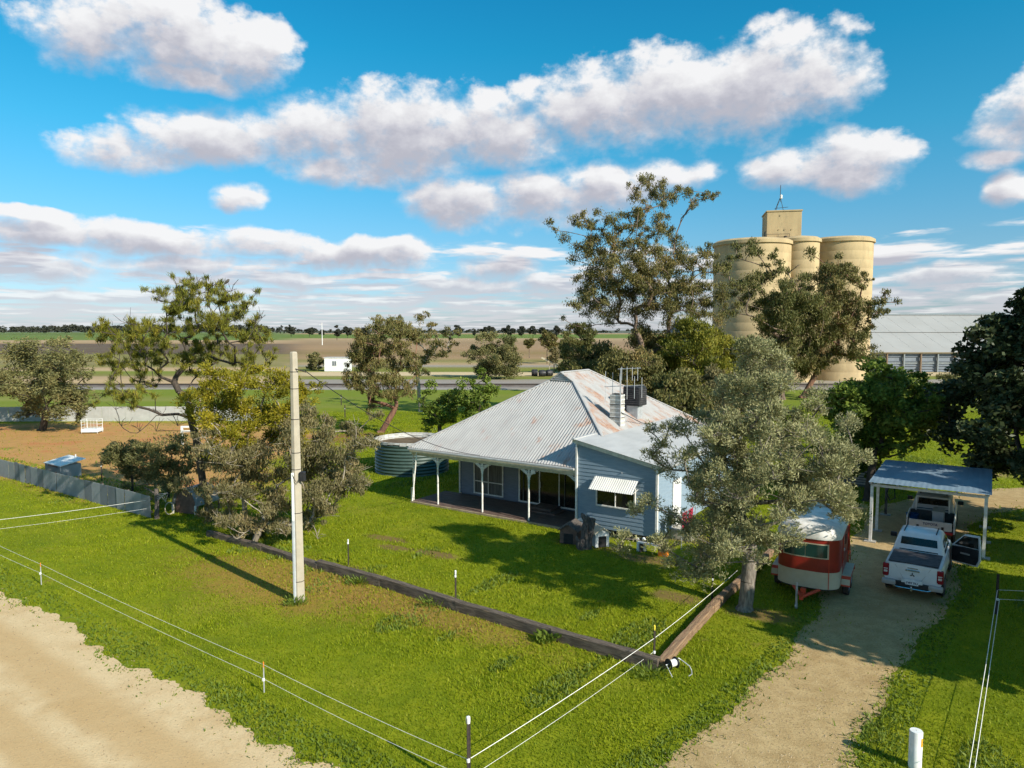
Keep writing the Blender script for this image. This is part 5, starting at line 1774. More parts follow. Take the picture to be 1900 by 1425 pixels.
# --- drooping brown-leaved gum bush behind the pole
bush = [(420, 860, 38), (480, 842, 40), (540, 850, 40), (600, 830, 40), (640, 845, 34), (600, 790, 30), (645, 800, 26), (400, 915, 36), (450, 920, 40), (510, 925, 40), (570, 915, 40), (620, 895, 38), (650, 910, 26), (430, 970, 32), (500, 972, 32), (560, 965, 28), (595, 945, 28), (680, 825, 18), (560, 800, 34), (500, 880, 40), (560, 880, 36), (395, 955, 24), (460, 985, 24), (630, 860, 30), (520, 985, 20), (450, 870, 34), (590, 870, 34)]
bcl = zc(121, bush, 0, 0, 0, 0, 1.0, 29.4, 1.5, 3, 1.0, 1.0)
make_tree('gum_bush', 'spreading brown green gum bush with drooping leaves behind the power pole', (-11.0, 29.6), (-10.4, 29.5, 1.3), bcl, 'leaf_brownish', 'bark_pale', 1300, 0.17, 0.040, 'droop', 0.14, 0.018, 122, twigs=6, sub=10, subr=0.42, twig_r=0.010, extra_trunks=None, bare=[tuple(at(px, py, 29.0)) for px, py in [(440, 1000), (590, 1000), (560, 800), (660, 790)]])

# --- low bushes by the end of the iron fence
lb1 = zc(131, [(205, 845, 20), (230, 838, 24), (255, 850, 24), (240, 870, 22), (262, 885, 18), (222, 860, 20)], 0, 0, 0, 0, 1.0, 39, 1.0)
make_tree('low_bush', 'small olive bush left of the two bushes by the fence end', (at(245, 905, 39)[0], 39), tuple(at(245, 880, 39)), lb1, 'leaf_olive', 'bark_dark', 1200, 0.16, 0.06, 'spray', 0.07, 0.015, 132, cat='bush', twigs=4)
lb2 = zc(133, [(285, 835, 26), (315, 828, 26), (345, 845, 24), (300, 865, 26), (330, 870, 24), (310, 895, 22), (290, 885, 20), (360, 865, 18)], 0, 0, 0, 0, 1.0, 37.5, 1.0)
make_tree('low_bush', 'larger olive bush under the casuarina near the curved iron shelter', (at(312, 920, 37.5)[0], 37.5), tuple(at(312, 895, 37.5)), lb2, 'leaf_olive', 'bark_dark', 1200, 0.16, 0.06, 'spray', 0.08, 0.015, 134, cat='bush', twigs=4)

# --- mallee trees in the red yard
ml = [(20, 665, 30), (60, 660, 28), (100, 665, 28), (140, 670, 26), (30, 700, 32), (75, 695, 30), (115, 695, 28), (145, 690, 22), (10, 730, 26), (60, 740, 26), (100, 735, 30), (130, 745, 24), (75, 760, 24), (110, 765, 22), (150, 735, 16), (145, 765, 16), (90, 720, 26), (50, 770, 18)]
mcl = zc(141, ml, 0, 0, 0, 0, 1.0, 63, 2.5)
make_tree('mallee_tree', 'grey olive mallee tree with short trunk in the red dirt yard', (-42.3, 63.5), tuple(at(86, 765, 63)), mcl, 'leaf_olive', 'bark_dark', 380, 0.26, 0.10, 'broad', 0.30, 0.03, 142, twigs=3)
mcl2 = env(143, -52, 62, [(1.5, 2.5), (3.2, 3.6), (5.2, 3.2), (6.6, 1.5)], 26, 0.8, 1.3, 0.4)
make_tree('mallee_tree', 'grey olive mallee tree cut by the left edge of the view', (-52, 62), (-52, 62, 1.8), mcl2, 'leaf_olive', 'bark_dark', 380, 0.26, 0.10, 'broad', 0.3, 0.03, 144, twigs=3)

# --- tree with the red leaning trunk beyond the tank
mid = [(980, 110, 80), (860, 110, 36), (1060, 140, 55), (700, 260, 80), (850, 230, 80), (1000, 230, 80), (1130, 220, 80), (640, 340, 62), (780, 360, 88), (930, 380, 88), (1080, 340, 88), (620, 450, 55), (720, 500, 80), (860, 520, 80), (1000, 500, 80), (1150, 470, 62), (560, 600, 52), (650, 650, 70), (780, 650, 80), (900, 650, 80), (1040, 700, 80), (1120, 750, 55), (840, 780, 70), (960, 800, 70), (700, 740, 46), (800, 930, 34), (620, 720, 52), (1180, 560, 50)]
mdc = zc(151, mid, 0, 0, 540, 580, 5.278, 62, 2.4, 5, 0.95, 1.1)
make_tree('gum_tree', 'round crowned gum with red leaning trunk beyond the water tank', (-11.6, 62), tuple(at(735, 755, 62)), mdc, 'leaf_gum', 'bark_red', 900, 0.25, 0.07, 'droop', 0.26, 0.025, 152, twigs=3, subr=0.75, flat=0.95)
mid2 = [(1270, 80, 70), (1400, 130, 36), (1330, 250, 60), (1440, 300, 70), (1380, 420, 70), (1300, 480, 52), (1480, 430, 52), (1520, 220, 66), (1590, 300, 46), (1300, 580, 36), (1620, 200, 40), (1250, 180, 40)]
mdc2 = zc(153, mid2, 0, 0, 540, 580, 5.278, 78, 3, 3, 1.0, 1.0)
make_tree('gum_tree', 'thin gum behind the red trunked tree with pale upper limbs', (at(780, 750, 78)[0], 78), tuple(at(775, 690, 78)), mdc2, 'leaf_gum', 'bark_pale', 480, 0.28, 0.08, 'droop', 0.2, 0.03, 154, twigs=3)

# --- green fruit trees behind the house
for k, (px, d, top, bot, wpx, lab) in enumerate([(885, 54, 688, 775, 42, 'light green fruit tree behind the left roof slope'), (815, 56, 705, 790, 48, 'broad light green fruit tree beside the red trunked gum')]):
    bx = at(px, 700, d)[0]
    zt_, zb_ = at(px, top, d)[2], at(px, bot, d)[2]
    hw = wpx * d / FPX
    cl = env(160 + k, bx, d, [(zb_, hw * 0.7), ((zb_ + zt_) / 2, hw), (zt_, hw * 0.35)], 26, 0.45, 0.7, 0.35)
    make_tree('fruit_tree', lab, (bx, d), (bx, d, zb_ + 0.3), cl, 'leaf_green', 'bark_dark', 620, 0.20, 0.12, 'broad', 0.16, 0.02, 165 + k, twigs=4)

# --- shrubs by the far side of the railway and in front of the shed
for k, (px, py0, py1, wpx, d, leaf, lab) in enumerate([
    (920, 622, 694, 62, 132, 'leaf_olive', 'large rounded grey green shrub beyond the railway'),
    (583, 655, 687, 20, 158, 'leaf_olive', 'small rounded shrub left of the white hut'),
    (1715, 708, 742, 30, 88, 'leaf_gum_dark', 'dark low shrub in front of the grain shed'),
    (1758, 695, 742, 34, 84, 'leaf_olive', 'pale olive shrub in front of the grain shed'),
    (1015, 615, 662, 22, 190, 'leaf_gum', 'small tree in the paddock with several stems'),
    (982, 627, 652, 12, 230, 'leaf_gum', 'small round tree alone in the brown paddock'),
    (1028, 647, 672, 16, 150, 'leaf_brownish', 'leafless looking brown shrub near the conveyor'),
    (1045, 628, 655, 12, 200, 'leaf_olive', 'thin little tree at the edge of the brown paddock'),
    (1050, 610, 690, 18, 100, 'leaf_gum_dark', 'narrow dark tree left of the bushes behind the ridge'),
]):
    bx = at(px, 680, d)[0]
    zt_, zb_ = at(px, py0, d)[2], max(0.3, at(px, py1, d)[2])
    hw = wpx * d / FPX
    stem = 0.3 if k in (4, 5, 7) else 0.0
    z1 = zb_ + (zt_ - zb_) * stem
    cl = env(170 + k, bx, d, [(z1, hw * 0.85), ((z1 + zt_) / 2, hw * 0.95), (zt_ - 0.2 * (zt_ - z1), hw * 0.55), (zt_, hw * 0.15)], 26, hw * 0.22, hw * 0.38, 0.35)
    make_tree('paddock_shrub', lab, (bx, d), (bx, d, max(0.5, z1 * 0.9)), cl, leaf, 'bark_gum', 300 if k == 0 else 420 * (100 / d), 0.0028 * d, 0.0011 * d, 'spray', 0.12, 0.03, 180 + k, cat='shrub' if stem == 0 else 'tree', twigs=2, twig_r=0.02)

# --- far isolated trees on the plain, each one its own
frng = random.Random(7)
fm = None
FAR = [(625, 604, 623, 9, 640), (645, 608, 620, 9, 800), (675, 609, 620, 13, 800), (850, 605, 618, 10, 820), (905, 607, 618, 13, 900), (945, 608, 618, 12, 900), (968, 608, 618, 9, 950), (989, 607, 618, 10, 900), (1008, 609, 619, 10, 850), (1032, 606, 620, 10, 700), (574, 609, 619, 9, 900), (597, 612, 619, 5, 900), (880, 612, 619, 4, 900), (540, 608, 619, 9, 950)]
far_pos = ['first tree of the far row, just right of the far white pole', 'second far tree right of the white pole', 'wide low far tree above the white hut', 'lone far tree right of the round crowned gum', 'wide far tree above the large rounded shrub', 'far tree right of the wide one on the horizon', 'thin far tree on the centre horizon', 'far tree with raised crown on the centre horizon', 'low far tree near the brown paddock edge', 'far tree left of the dark trees by the ridge', 'far tree left of the white pole on the horizon', 'tiny far tree beside the white pole', 'tiny far bush on the centre horizon', 'far tree just right of the casuarina']
for k, (px, py0, py1, wpx, d) in enumerate(FAR):
    bx = at(px, 615, d)[0]
    zt_ = at(px, py0, d)[2]
    hw = wpx * d / FPX
    cl = env(200 + k, bx, d, [(zt_ * 0.35, hw * 0.6), (zt_ * 0.6, hw), (zt_, hw * 0.4)], 10, hw * 0.3, hw * 0.5, 0.3)
    make_tree('far_tree', far_pos[k], (bx, d), (bx, d, zt_ * 0.3), cl, 'leaf_far', 'bark_dark', 700 / hw ** 1.4 * 2.0, 0.0018 * d, 0.0010 * d, 'broad', 0.3, 0.1, 220 + k, cat='tree', group='far trees on the plain', twigs=1)

# --- the wooded skyline reads as one mass
rng = np.random.default_rng(77)
N_ = 620
xs = np.concatenate([rng.uniform(-1250, -520, 330), rng.uniform(-520, 1250, 290)])
ys = 1500 + rng.uniform(-60, 260, N_)
hs = np.where(xs < -520, rng.uniform(11, 20, N_), rng.uniform(6, 12, N_))
cl = []
for x, y, h in zip(xs, ys, hs):
    for j in range(3):
        cl.append((x + rng.uniform(-6, 6), y, h * rng.uniform(0.45, 0.9), h * rng.uniform(0.28, 0.45)))
V, F, T = clump_leaves(rng, cl, 1.1, 4.2, 2.6, 'broad', 0.7, 5, 0.5)
tl = tag(link('far_treeline', fast_mesh('far_treeline', V, [F], T), 'leaf_far'), 'dark low treeline along the far horizon', 'trees', kind='stuff')

# ------------------------------------------------------------------ power pole
pole = thing('power_pole', 'pale concrete power pole standing in the dry patch of the lawn', 'power pole', (-7.09, 23.08, 0))
pr = [(0.19, 0), (0.185, 0.3), (0.125, 8.0), (0.122, 8.26), (0.10, 8.30), (0.01, 8.31)]
MB().lathe(pr, 8).build('shaft', 'pole_concrete', pole)
for zz in (0.7, 3.0, 4.45, 5.0, 6.1, 7.1, 7.65):
    rr = 0.185 - (0.185 - 0.125) * zz / 8 + 0.006
    MB().lathe([(rr, zz - 0.012), (rr, zz + 0.012)], 8).build('strap', 'dark_steel', pole)
MB().box((-0.09, -0.155, 2.0), (0.10, 0.08, 4.0), rx=-0.007).build('conduit', 'grey_pipe', pole, bevel=0.03)
MB().box((-0.085, -0.15, 3.55), (0.075, 0.09, 1.6), rx=-0.007).build('conduit', 'plain_white', pole, bevel=0.02)
MB().box((0.23, -0.08, 4.22), (0.18, 0.2, 0.32)).build('meter_box', 'black_plastic', pole, bevel=0.03)
MB().tube([(0.16, -0.14, 4.2), (0.1, -0.22, 4.02), (0.0, -0.2, 4.12), (-0.08, -0.18, 4.3)], 0.012, 5).build('wire_loop', 'black_plastic', pole)
MB().tube([(0.08, -0.1, 7.75), (0.42, -0.08, 7.64)], 0.018, 5).build('insulator_arm', 'dark_steel', pole)


def cable(name, label, p, q, sag, r_, material, cat, n=18):
    p, q = Vector(p), Vector(q)
    pts = []
    for k in range(n + 1):
        t = k / n
        c = p.lerp(q, t)
        c.z -= sag * 4 * t * (1 - t)
        pts.append(c)
    o = MB().tube(pts, r_, 5).build(name, material)
    return tag(o, label, cat)


cable('service_wire', 'black service wire running from the power pole to the verandah eave', (-6.7, 23.0, 7.68), (-1.55, 33.9, 2.98), 0.55, 0.014, 'black_plastic', 'wire')

# ------------------------------------------------------------------ timber sleeper edging
edge = thing('sleeper_edging', 'weathered timber sleeper edging round the lawn, rising to a corner', 'garden edging', (3.9, 18.25, 0))
run1 = [(3.9, 18.25), (1.2, 20.15), (-1.75, 22.3), (-4.6, 24.45), (-7.3, 26.3), (-10.2, 28.5), (-13.3, 30.6)]
run2 = [(3.95, 18.3), (5.15, 20.2), (6.35, 22.1), (7.45, 23.7), (8.9, 25.75), (10.4, 27.9)]
erng = random.Random(12)
for run, matn in ((run1, 'sleeper_wood'), (run2, 'sleeper_wood_red')):
    for (x0, y0), (x1, y1) in zip(run[:-1], run[1:]):
        L_ = math.hypot(x1 - x0, y1 - y0)
        a_ = math.atan2(y1 - y0, x1 - x0) + erng.uniform(-0.012, 0.012)
        hgt = 0.34 if run is run1 else 0.25
        hgt *= 1.0 if x0 > -7 else 0.7
        mb = MB()
        # roughly hewn beam: several cross sections with small offsets
        n = 9
        rings = []
        for k in range(n):
            t = -L_ / 2 + L_ * k / (n - 1) * 1.0
            j = lambda s_=0.012: erng.uniform(-s_, s_)
            rings.append([(t, -0.11 + j(), 0.0 - 0.05), (t, 0.11 + j(), -0.05), (t, 0.12 + j(), hgt - 0.02 + j()), (t, 0.09 + j(), hgt + j()), (t, -0.09 + j(), hgt + j()), (t, -0.12 + j(), hgt - 0.03 + j())])
        ring_loft(mb, rings)
        o = mb.build('sleeper', matn, edge)
        o.location = ((x0 + x1) / 2 - 3.9, (y0 + y1) / 2 - 18.25, erng.uniform(-0.015, 0.015))
        o.rotation_euler = (0, 0, a_)

# ------------------------------------------------------------------ electric tape fence
TP = [(-17.35, 33.2), (-23.2, 29.2), (-16.68, 24.59), (-6.17, 17.07), (-0.85, 13.25), (3.88, 18.81), (7.75, 23.9)]
heights = [(0.95, 0.55), (0.9, 0.5), (0.75, 0.42), (0.72, 0.35), (0.66, 0.28), (0.62, 0.24), (0.75, 0.45)]
tape = thing('fence_tape', 'white electric fence tape running along the road and round the lawn corner', 'fence tape', (-6.17, 17.07, 0))
for lvl in (0, 1):
    for i in range(len(TP) - 1):
        if i == 5 and lvl == 1:
            continue
        p = Vector((TP[i][0] + 6.17, TP[i][1] - 17.07, heights[i][lvl]))
        q = Vector((TP[i + 1][0] + 6.17, TP[i + 1][1] - 17.07, heights[i + 1][lvl]))
        pts = []
        for k in range(13):
            t = k / 12
            c = p.lerp(q, t)
            c.z -= 0.05 * 4 * t * (1 - t)
            pts.append(c)
        MB().tube(pts, 0.0085 if lvl == 0 and i in (0, 4, 5) else 0.005, 4).build('tape', 'tape_white', tape)
rt = thing('fence_tape', 'white electric fence tape beside the driveway at the right', 'fence tape', (15.37, 21.95, 0))
for zz in (0.80, 0.50):
    dx = 0.0 if zz > 0.6 else 0.08
    MB().tube([(dx, 0, zz), (-3.4 + dx, -4.6, zz - 0.10), (-7.1 + dx, -9.6, zz - 0.05)], 0.008, 4).build('tape', 'tape_white', rt)
    MB().tube([(0, 0, zz), (6.5, -0.9, zz)], 0.008, 4).build('tape', 'tape_white', rt)


def picket(label, x, y, h, r_, material, cap_mat, group=None, ins=0.5, lean=0.0):
    t = thing('fence_picket', label, 'fence post', (x, y, 0), 0, 'electric fence pickets')
    mb = MB()
    for a_ in (0, 2.09, 4.19):     # star section
        c_, s_ = math.cos(a_), math.sin(a_)
        mb.box((r_ * 0.6 * c_ + lean * h * 0.5, r_ * 0.6 * s_, h / 2), (r_ * 1.3, r_ * 0.35, h), rz=a_)
    mb.build('stake', material, t)
    if cap_mat:
        MB().lathe([(r_ * 1.1, h - 0.10), (r_ * 1.25, h - 0.02), (r_ * 1.1, h + 0.03), (0.005, h + 0.05)], 10).build('cap', cap_mat, t, smooth=True)
    MB().lathe([(0.01, ins - 0.04), (0.035, ins - 0.03), (0.035, ins + 0.03), (0.01, ins + 0.04)], 8, (0, -0.03, 0)).build('insulator', 'plain_white', t)
    return t


picket('white capped black steel post at the front corner of the tape fence', -0.85, 13.25, 1.5, 0.036, 'dark_steel', 'plain_white', ins=0.66)
picket('rusty thin picket standing on the lawn right of the power pole', -7.16 + 0.9, 26.6, 1.0, 0.022, 'dark_steel', 'plain_white', ins=0.9)
picket('dark picket behind the middle of the front sleeper edging', -1.87, 22.94, 1.05, 0.028, 'dark_steel', 'plain_white', ins=0.9)
picket('yellow capped picket at the sleeper corner beside the tape reel', 3.88, 18.81, 0.95, 0.026, 'dark_steel', 'yellow_cap', ins=0.24)
picket('thin orange topped picket in the grass beside the sandy road', -6.17, 17.07, 0.75, 0.013, 'gal_steel', 'orange_plastic', ins=0.35)
picket('thin orange topped picket near the left edge beside the sandy road', -16.68, 24.59, 0.75, 0.013, 'gal_steel', 'orange_plastic', ins=0.42)
picket('black steel picket in the shade right of the white ute', 15.37, 21.95, 1.3, 0.034, 'dark_steel', None, ins=0.5)
picket('short dark picket on the inner side of the right hand sleepers', 6.7, 23.2, 0.9, 0.026, 'dark_steel', None, ins=0.7)
picket('thin white rod standing in the yard behind the iron fence', at(142, 880, 44)[0], 44.0, 1.25, 0.03, 'plain_white', None, ins=0.9)
picket('dark star picket in the yard behind the end of the iron fence', at(189, 890, 42)[0], 42.0, 1.3, 0.03, 'dark_steel', None, ins=0.9)

# ------------------------------------------------------------------ tape reel
reel = thing('tape_reel', 'black and white fence tape reel with steel frame lying at the sleeper corner', 'reel', (4.22, 18.12, 0), 0.5)
MB().lathe([(0.03, -0.13), (0.145, -0.13), (0.145, -0.112), (0.03, -0.112)], 22, (0, 0, 0.25), 'x').build('flange', 'black_plastic', reel)
MB().lathe([(0.03, 0.112), (0.145, 0.112), (0.145, 0.13), (0.03, 0.13)], 22, (0, 0, 0.25), 'x').build('flange', 'black_plastic', reel)
MB().lathe([(0.095, -0.112), (0.095, 0.112)], 22, (0, 0, 0.25), 'x').build('wound_tape', 'tape_white', reel)
fr = MB()
fr.tube([(-0.22, 0, 0.25), (0.24, 0, 0.25)], 0.013, 6)
fr.tube([(-0.2, 0, 0.25), (-0.2, -0.24, 0.02)], 0.012, 6)
fr.tube([(0.24, 0.04, 0.32), (0.3, 0.0, 0.28), (0.42, -0.2, 0.16), (0.42, -0.28, 0.08), (0.36, -0.36, 0.02), (0.2, -0.4, 0.02)], 0.013, 6)
fr.build('handle_frame', 'gal_steel', reel)

# ------------------------------------------------------------------ white marker post bottom right
wp = thing('marker_post', 'white round marker post with amber reflector at the bottom right', 'post', (8.31, 14.03, 0))
MB().lathe([(0.125, 0), (0.125, 0.78), (0.118, 0.795), (0.01, 0.80)], 28).build('post_shaft', 'plain_white', wp, smooth=True)
rm = MB()
vs, fs = [], []
for k in range(6):
    a_ = -1.25 + 0.10 * k * 0.9
    for zz in (0.50, 0.68):
        vs.append((0.128 * math.cos(a_), 0.128 * math.sin(a_), zz))
    if k:
        fs.append((2 * k - 2, 2 * k, 2 * k + 1, 2 * k - 1))
rm.add(vs, fs).build('reflector', 'amber_reflector', wp)

# ------------------------------------------------------------------ tree stump and kennels by the wing
st = thing('tree_stump', 'gnarled grey tree stump with split trunk in front of the house wing', 'stump', (2.95, 28.75, 0))
srng = random.Random(4)
for k, (x0, y0, x1, y1, h, r0, r1) in enumerate([(0.0, 0, 0.12, 0.05, 1.35, 0.20, 0.12), (0.14, 0.05, 0.36, 0.1, 1.25, 0.17, 0.13), (-0.14, -0.08, -0.28, -0.1, 0.55, 0.14, 0.05), (-0.06, -0.12, -0.16, -0.2, 0.42, 0.11, 0.04), (0.1, -0.1, 0.1, -0.12, 0.9, 0.12, 0.06)]):
    pts, rr = [], []
    for i in range(7):
        t = i / 6
        pts.append((x0 + (x1 - x0) * t + srng.uniform(-.03, .03), y0 + (y1 - y0) * t + srng.uniform(-.03, .03), -0.05 + (h + 0.05) * t))
        rr.append((r0 + (r1 - r0) * t) * srng.uniform(0.85, 1.15) * (1.3 if i == 0 else 1))
    MB().tube(pts, rr, 9).build('stem', 'old_wood', st, smooth=True)
MB().tube([(0.08, 0, 1.2), (-0.05, -0.02, 1.42), (-0.1, 0, 1.5)], [0.12, 0.09, 0.03], 7).build('broken_limb', 'old_wood', st, smooth=True)


def kennel(label, loc, rz, wall, roof, w_, d_, h_):
    t = thing('dog_kennel', label, 'kennel', loc, rz)
    MB().prism([(-w_ / 2, 0.03), (w_ / 2, 0.03), (w_ / 2, h_), (0, h_ + w_ * 0.32), (-w_ / 2, h_)], 'y', -d_ / 2, d_ / 2).build('wall', wall, t)
    for s_ in (-1, 1):
        MB().box((s_ * w_ * 0.30, 0, h_ + w_ * 0.17), (w_ * 0.74, d_ + 0.14, 0.05), ry=s_ * 0.57).build('roof_panel', roof, t, bevel=0.02)
    MB().box((0, -d_ / 2 - 0.005, h_ * 0.42), (w_ * 0.55, 0.02, h_ * 0.72)).build('doorway', 'black_plastic', t)
    return t


kennel('old wooden dog kennel with grey boards left of the stump', (2.55, 29.75, 0), HROT + 0.2, 'brown_board', 'old_wood', 0.75, 0.95, 0.6)
kennel('white plastic dog kennel with beige roof right of the stump', (3.62, 29.25, 0), HROT + 0.9, 'plain_white', 'float_beige', 0.62, 0.8, 0.62)
dp = thing('drain_pipes', 'pair of short white bent drain pipes at the foot of the wing wall', 'pipe', (5.15, 28.4, 0))
for k in (0, 1):
    MB().tube([(0.0 + 0.26 * k, 0.25, 0.45), (0.0 + 0.26 * k, 0.08, 0.42), (0.0 + 0.26 * k, 0.0, 0.3), (0.0 + 0.26 * k, 0, 0.02)], 0.07, 10).build('pipe', 'plain_white', dp, smooth=True)
ob = thing('orange_crate', 'small orange crate on the path below the wing corner', 'crate', (6.05, 27.8, 0), HROT)
MB().box((0, 0, 0.13), (0.34, 0.3, 0.26)).build('crate_body', 'orange_plastic', ob, bevel=0.015)
MB().box((0, 0, 0.27), (0.36, 0.32, 0.03)).build('crate_rim', 'brown_board', ob)
wb_ = thing('garden_bench', 'low white bench board against the wing wall near its corner', 'bench', (5.6, 28.15, 0), HROT)
MB().box((0, 0, 0.40), (0.95, 0.3, 0.05)).build('seat', 'plain_white', wb_)
for sx in (-0.4, 0.4):
    MB().box((sx, 0, 0.19), (0.05, 0.26, 0.38)).build('leg', 'old_wood', wb_)
rc = thing('red_towel', 'red towels hanging on the rail by the side door of the wing', 'towel', (7.35, 29.2, 0), HROT + math.pi / 2)
MB().tube([(-0.7, 0, 1.5), (0.9, 0, 1.5)], 0.015, 5).build('rail', 'gal_steel', rc)
for sx in (-0.7, 0.9):
    MB().tube([(sx, 0, 0), (sx, 0, 1.5)], 0.02, 5).build('stand', 'gal_steel', rc)
for k, sx in enumerate((-0.35, 0.35)):
    vs, fs = [], []
    for i in range(9):
        for j in range(2):
            vs.append((sx - 0.28 + 0.07 * i, 0.03 * math.sin(i * 1.7), 1.52 - j * (0.75 + 0.1 * k)))
        if i:
            fs.append((2 * i - 2, 2 * i, 2 * i + 1, 2 * i - 1))
    MB().add(vs, fs).build('cloth', 'red_cloth', rc, smooth=True)

# ------------------------------------------------------------------ bits in the yard on the left
hut = thing('curved_shelter', 'small curved iron animal shelter under the gum bush on the left', 'shelter', (-15.75, 34.9, 0), -0.35)
vs, fs = [], []
for k in range(15):
    a_ = math.pi * k / 14
    for y in (-0.8, 0.8):
        vs.append((0.72 * math.cos(a_), y, 0.45 + 0.85 * math.sin(a_)))
    if k:
        fs.append((2 * k - 2, 2 * k - 1, 2 * k + 1, 2 * k))
MB().add(vs, fs).build('curved_roof', 'shelter_iron', hut, smooth=True)
MB().prism([(0.7 * math.cos(math.pi * k / 10), 0.42 + 0.8 * math.sin(math.pi * k / 10)) for k in range(11)] + [(-0.7, 0.02), (0.7, 0.02)], 'y', -0.62, -0.58).build('front_board', 'brown_board', hut)
for sx in (-0.7, 0.7):
    for y in (-0.78, 0.78):
        MB().box((sx, y, 0.25), (0.07, 0.07, 0.5)).build('leg', 'plain_white' if y < 0 else 'old_wood', hut)
coil = thing('hose_coil', 'pale coil of hose leaning beside the curved iron shelter', 'hose', (-16.75, 34.2, 0), 0.4)
for k in range(3):
    MB().tube([(0.2 * math.cos(t), 0.05 * k + 0.12 * math.sin(t), 0.3 + 0.27 * math.sin(t)) for t in np.linspace(0, 2 * math.pi, 15)], 0.02, 5, cap=False).build('loop', 'float_beige', coil)
fe = thing('fence_end_post', 'split timber post with tangled wire at the end of the iron fence', 'post', (-17.0, 33.45, 0))
MB().tube([(0, 0, 0), (0.03, 0, 0.8), (0.0, 0.03, 1.45)], [0.12, 0.10, 0.09], 8).build('timber', 'old_wood', fe)
for k in range(4):
    MB().tube([(0.1, -0.1, 0.9 + 0.1 * k), (0.35 + 0.1 * k, -0.15, 1.1 + 0.06 * k), (0.45, 0.0, 0.8)], 0.012, 4).build('wire', 'gal_steel', fe)
MB().box((-0.25, -0.05, 1.38), (0.6, 0.05, 0.05), ry=0.5).build('loose_batten', 'old_wood', fe)
tr2 = thing('iron_trough_shed', 'low iron bin with pale sloping lid behind the roadside fence', 'bin', (at(118, 885, 43.5)[0], 43.5, 0), -0.6)
MB().box((0, 0, 0.4), (2.0, 1.2, 0.8)).build('wall', 'fence_iron', tr2)
MB().box((0, 0.1, 0.93), (2.2, 1.5, 0.05), rx=0.18).build('lid', 'plain_white', tr2)
MB().box((0.1, -0.62, 0.74), (1.2, 0.03, 0.12)).build('opening', 'brown_board', tr2)
cg = thing('wire_cage', 'white wire cage standing in the red yard by the back fence', 'cage', (-36.9, 62.0, 0), 0.1)
for sx in (-0.65, 0.65):
    for sy in (-0.5, 0.5):
        MB().tube([(sx, sy, 0), (sx, sy, 1.2)], 0.02, 5).build('upright', 'plain_white', cg)
for zz in (0.5, 0.75, 1.0, 1.2):
    m_ = MB()
    for (x0, y0, x1, y1) in ((-.65, -.5, .65, -.5), (.65, -.5, .65, .5), (.65, .5, -.65, .5), (-.65, .5, -.65, -.5)):
        m_.tube([(x0, y0, zz), (x1, y1, zz)], 0.010, 4)
    for k in range(6):
        m_.tube([(-0.65 + 0.26 * k, -0.5, 0.3), (-0.65 + 0.26 * k, -0.5, 1.2)], 0.008, 4) if zz == 0.5 else None
    m_.build('wire_band', 'plain_white', cg)
MB().box((0, 0, 0.25), (1.4, 1.1, 0.3)).build('base_tray', 'plain_white', cg, bevel=0.04)
wfm = thing('timber_goal_frame', 'white painted timber frame in the yard behind the casuarina', 'frame', (-25.3, 55.3, 0), 0.1)
for sx in (-0.55, 0.55):
    MB().box((sx, 0, 0.75), (0.16, 0.12, 1.5)).build('upright', 'plain_white', wfm)
for zz in (1.45, 1.1):
    MB().box((0, 0, zz), (1.2, 0.10, 0.13)).build('crossbar', 'plain_white', wfm)

# ------------------------------------------------------------------ far things across the railway
wh = thing('white_hut', 'small white hut with one grey window beyond the railway', 'hut', (-38.3, 156.5, 0))
MB().box((0, 0, 1.5), (5.3, 3.0, 2.95)).build('wall', 'plain_white', wh)
MB().box((0, 0, 3.02), (5.6, 3.3, 0.12)).build('roof', 'light_iron', wh)
wwin = MB().box((-0.45, -1.52, 1.75), (1.0, 0.06, 1.15)).build('window', 'plain_white', wh)
for k in (-1, 1):
    MB().box((-0.45 + 0.24 * k, -1.56, 1.75), (0.42, 0.03, 1.0)).build('pane', 'small_shed', wwin)
MB().box((2.1, -1.52, 1.3), (0.8, 0.05, 2.3)).build('door', 'car_white', wh)
fp = thing('far_power_pole', 'thin white power pole out on the plain', 'power pole', (at(598, 640, 430)[0], 430, 0))
MB().tube([(0, 0, 0), (0, 0, 13.5)], [0.24, 0.18], 8).build('shaft', 'plain_white', fp)
MB().box((-0.8, 0, 12.2), (1.8, 0.15, 0.18)).build('crossarm', 'plain_white', fp)
cv = thing('grain_conveyor', 'tilted pale grain conveyor left of the dark bushes', 'conveyor', (at(1025, 672, 150)[0], 150, 0))
MB().box((0, 0, 2.1), (5.2, 0.6, 0.35), ry=0.45).build('boom', 'float_beige', cv)
for sx in (-0.7, 1.0):
    MB().tube([(sx, 0, 0), (sx + 0.2, 0, 2.0 - sx * 0.5)], 0.08, 5).build('strut', 'float_beige', cv)
for k, (px, d) in enumerate([(992, 140), (1006, 138), (1019, 139)]):
    bl = thing('silage_bale', ['left dark round bale beyond the house ridge', 'middle dark round bale beyond the house ridge', 'right dark round bale beyond the house ridge'][k], 'bale', (at(px, 690, d)[0], d, 0), 0.2 * k, 'dark bales beyond the ridge')
    MB().lathe([(0.01, -0.62), (0.6, -0.6), (0.66, -0.4), (0.66, 0.4), (0.6, 0.6), (0.01, 0.62)], 18, (0, 0, 0.63), 'x').build('wrap', 'black_plastic', bl, smooth=True)
    MB().lathe([(0.667, -0.05), (0.667, 0.05)], 18, (0, 0, 0.63), 'x').build('band', 'vinyl_black', bl)
fpk = random.Random(9)
for k, (px, py) in enumerate([(633, 745), (640, 768)]):
    picket(['dark picket in the green paddock right of the power pole', 'short dark picket nearer the gum with the red trunk'][k], at(px, py, 85 - 12 * k)[0], 85 - 12 * k, 1.3, 0.05, 'dark_steel', None, ins=0.9)
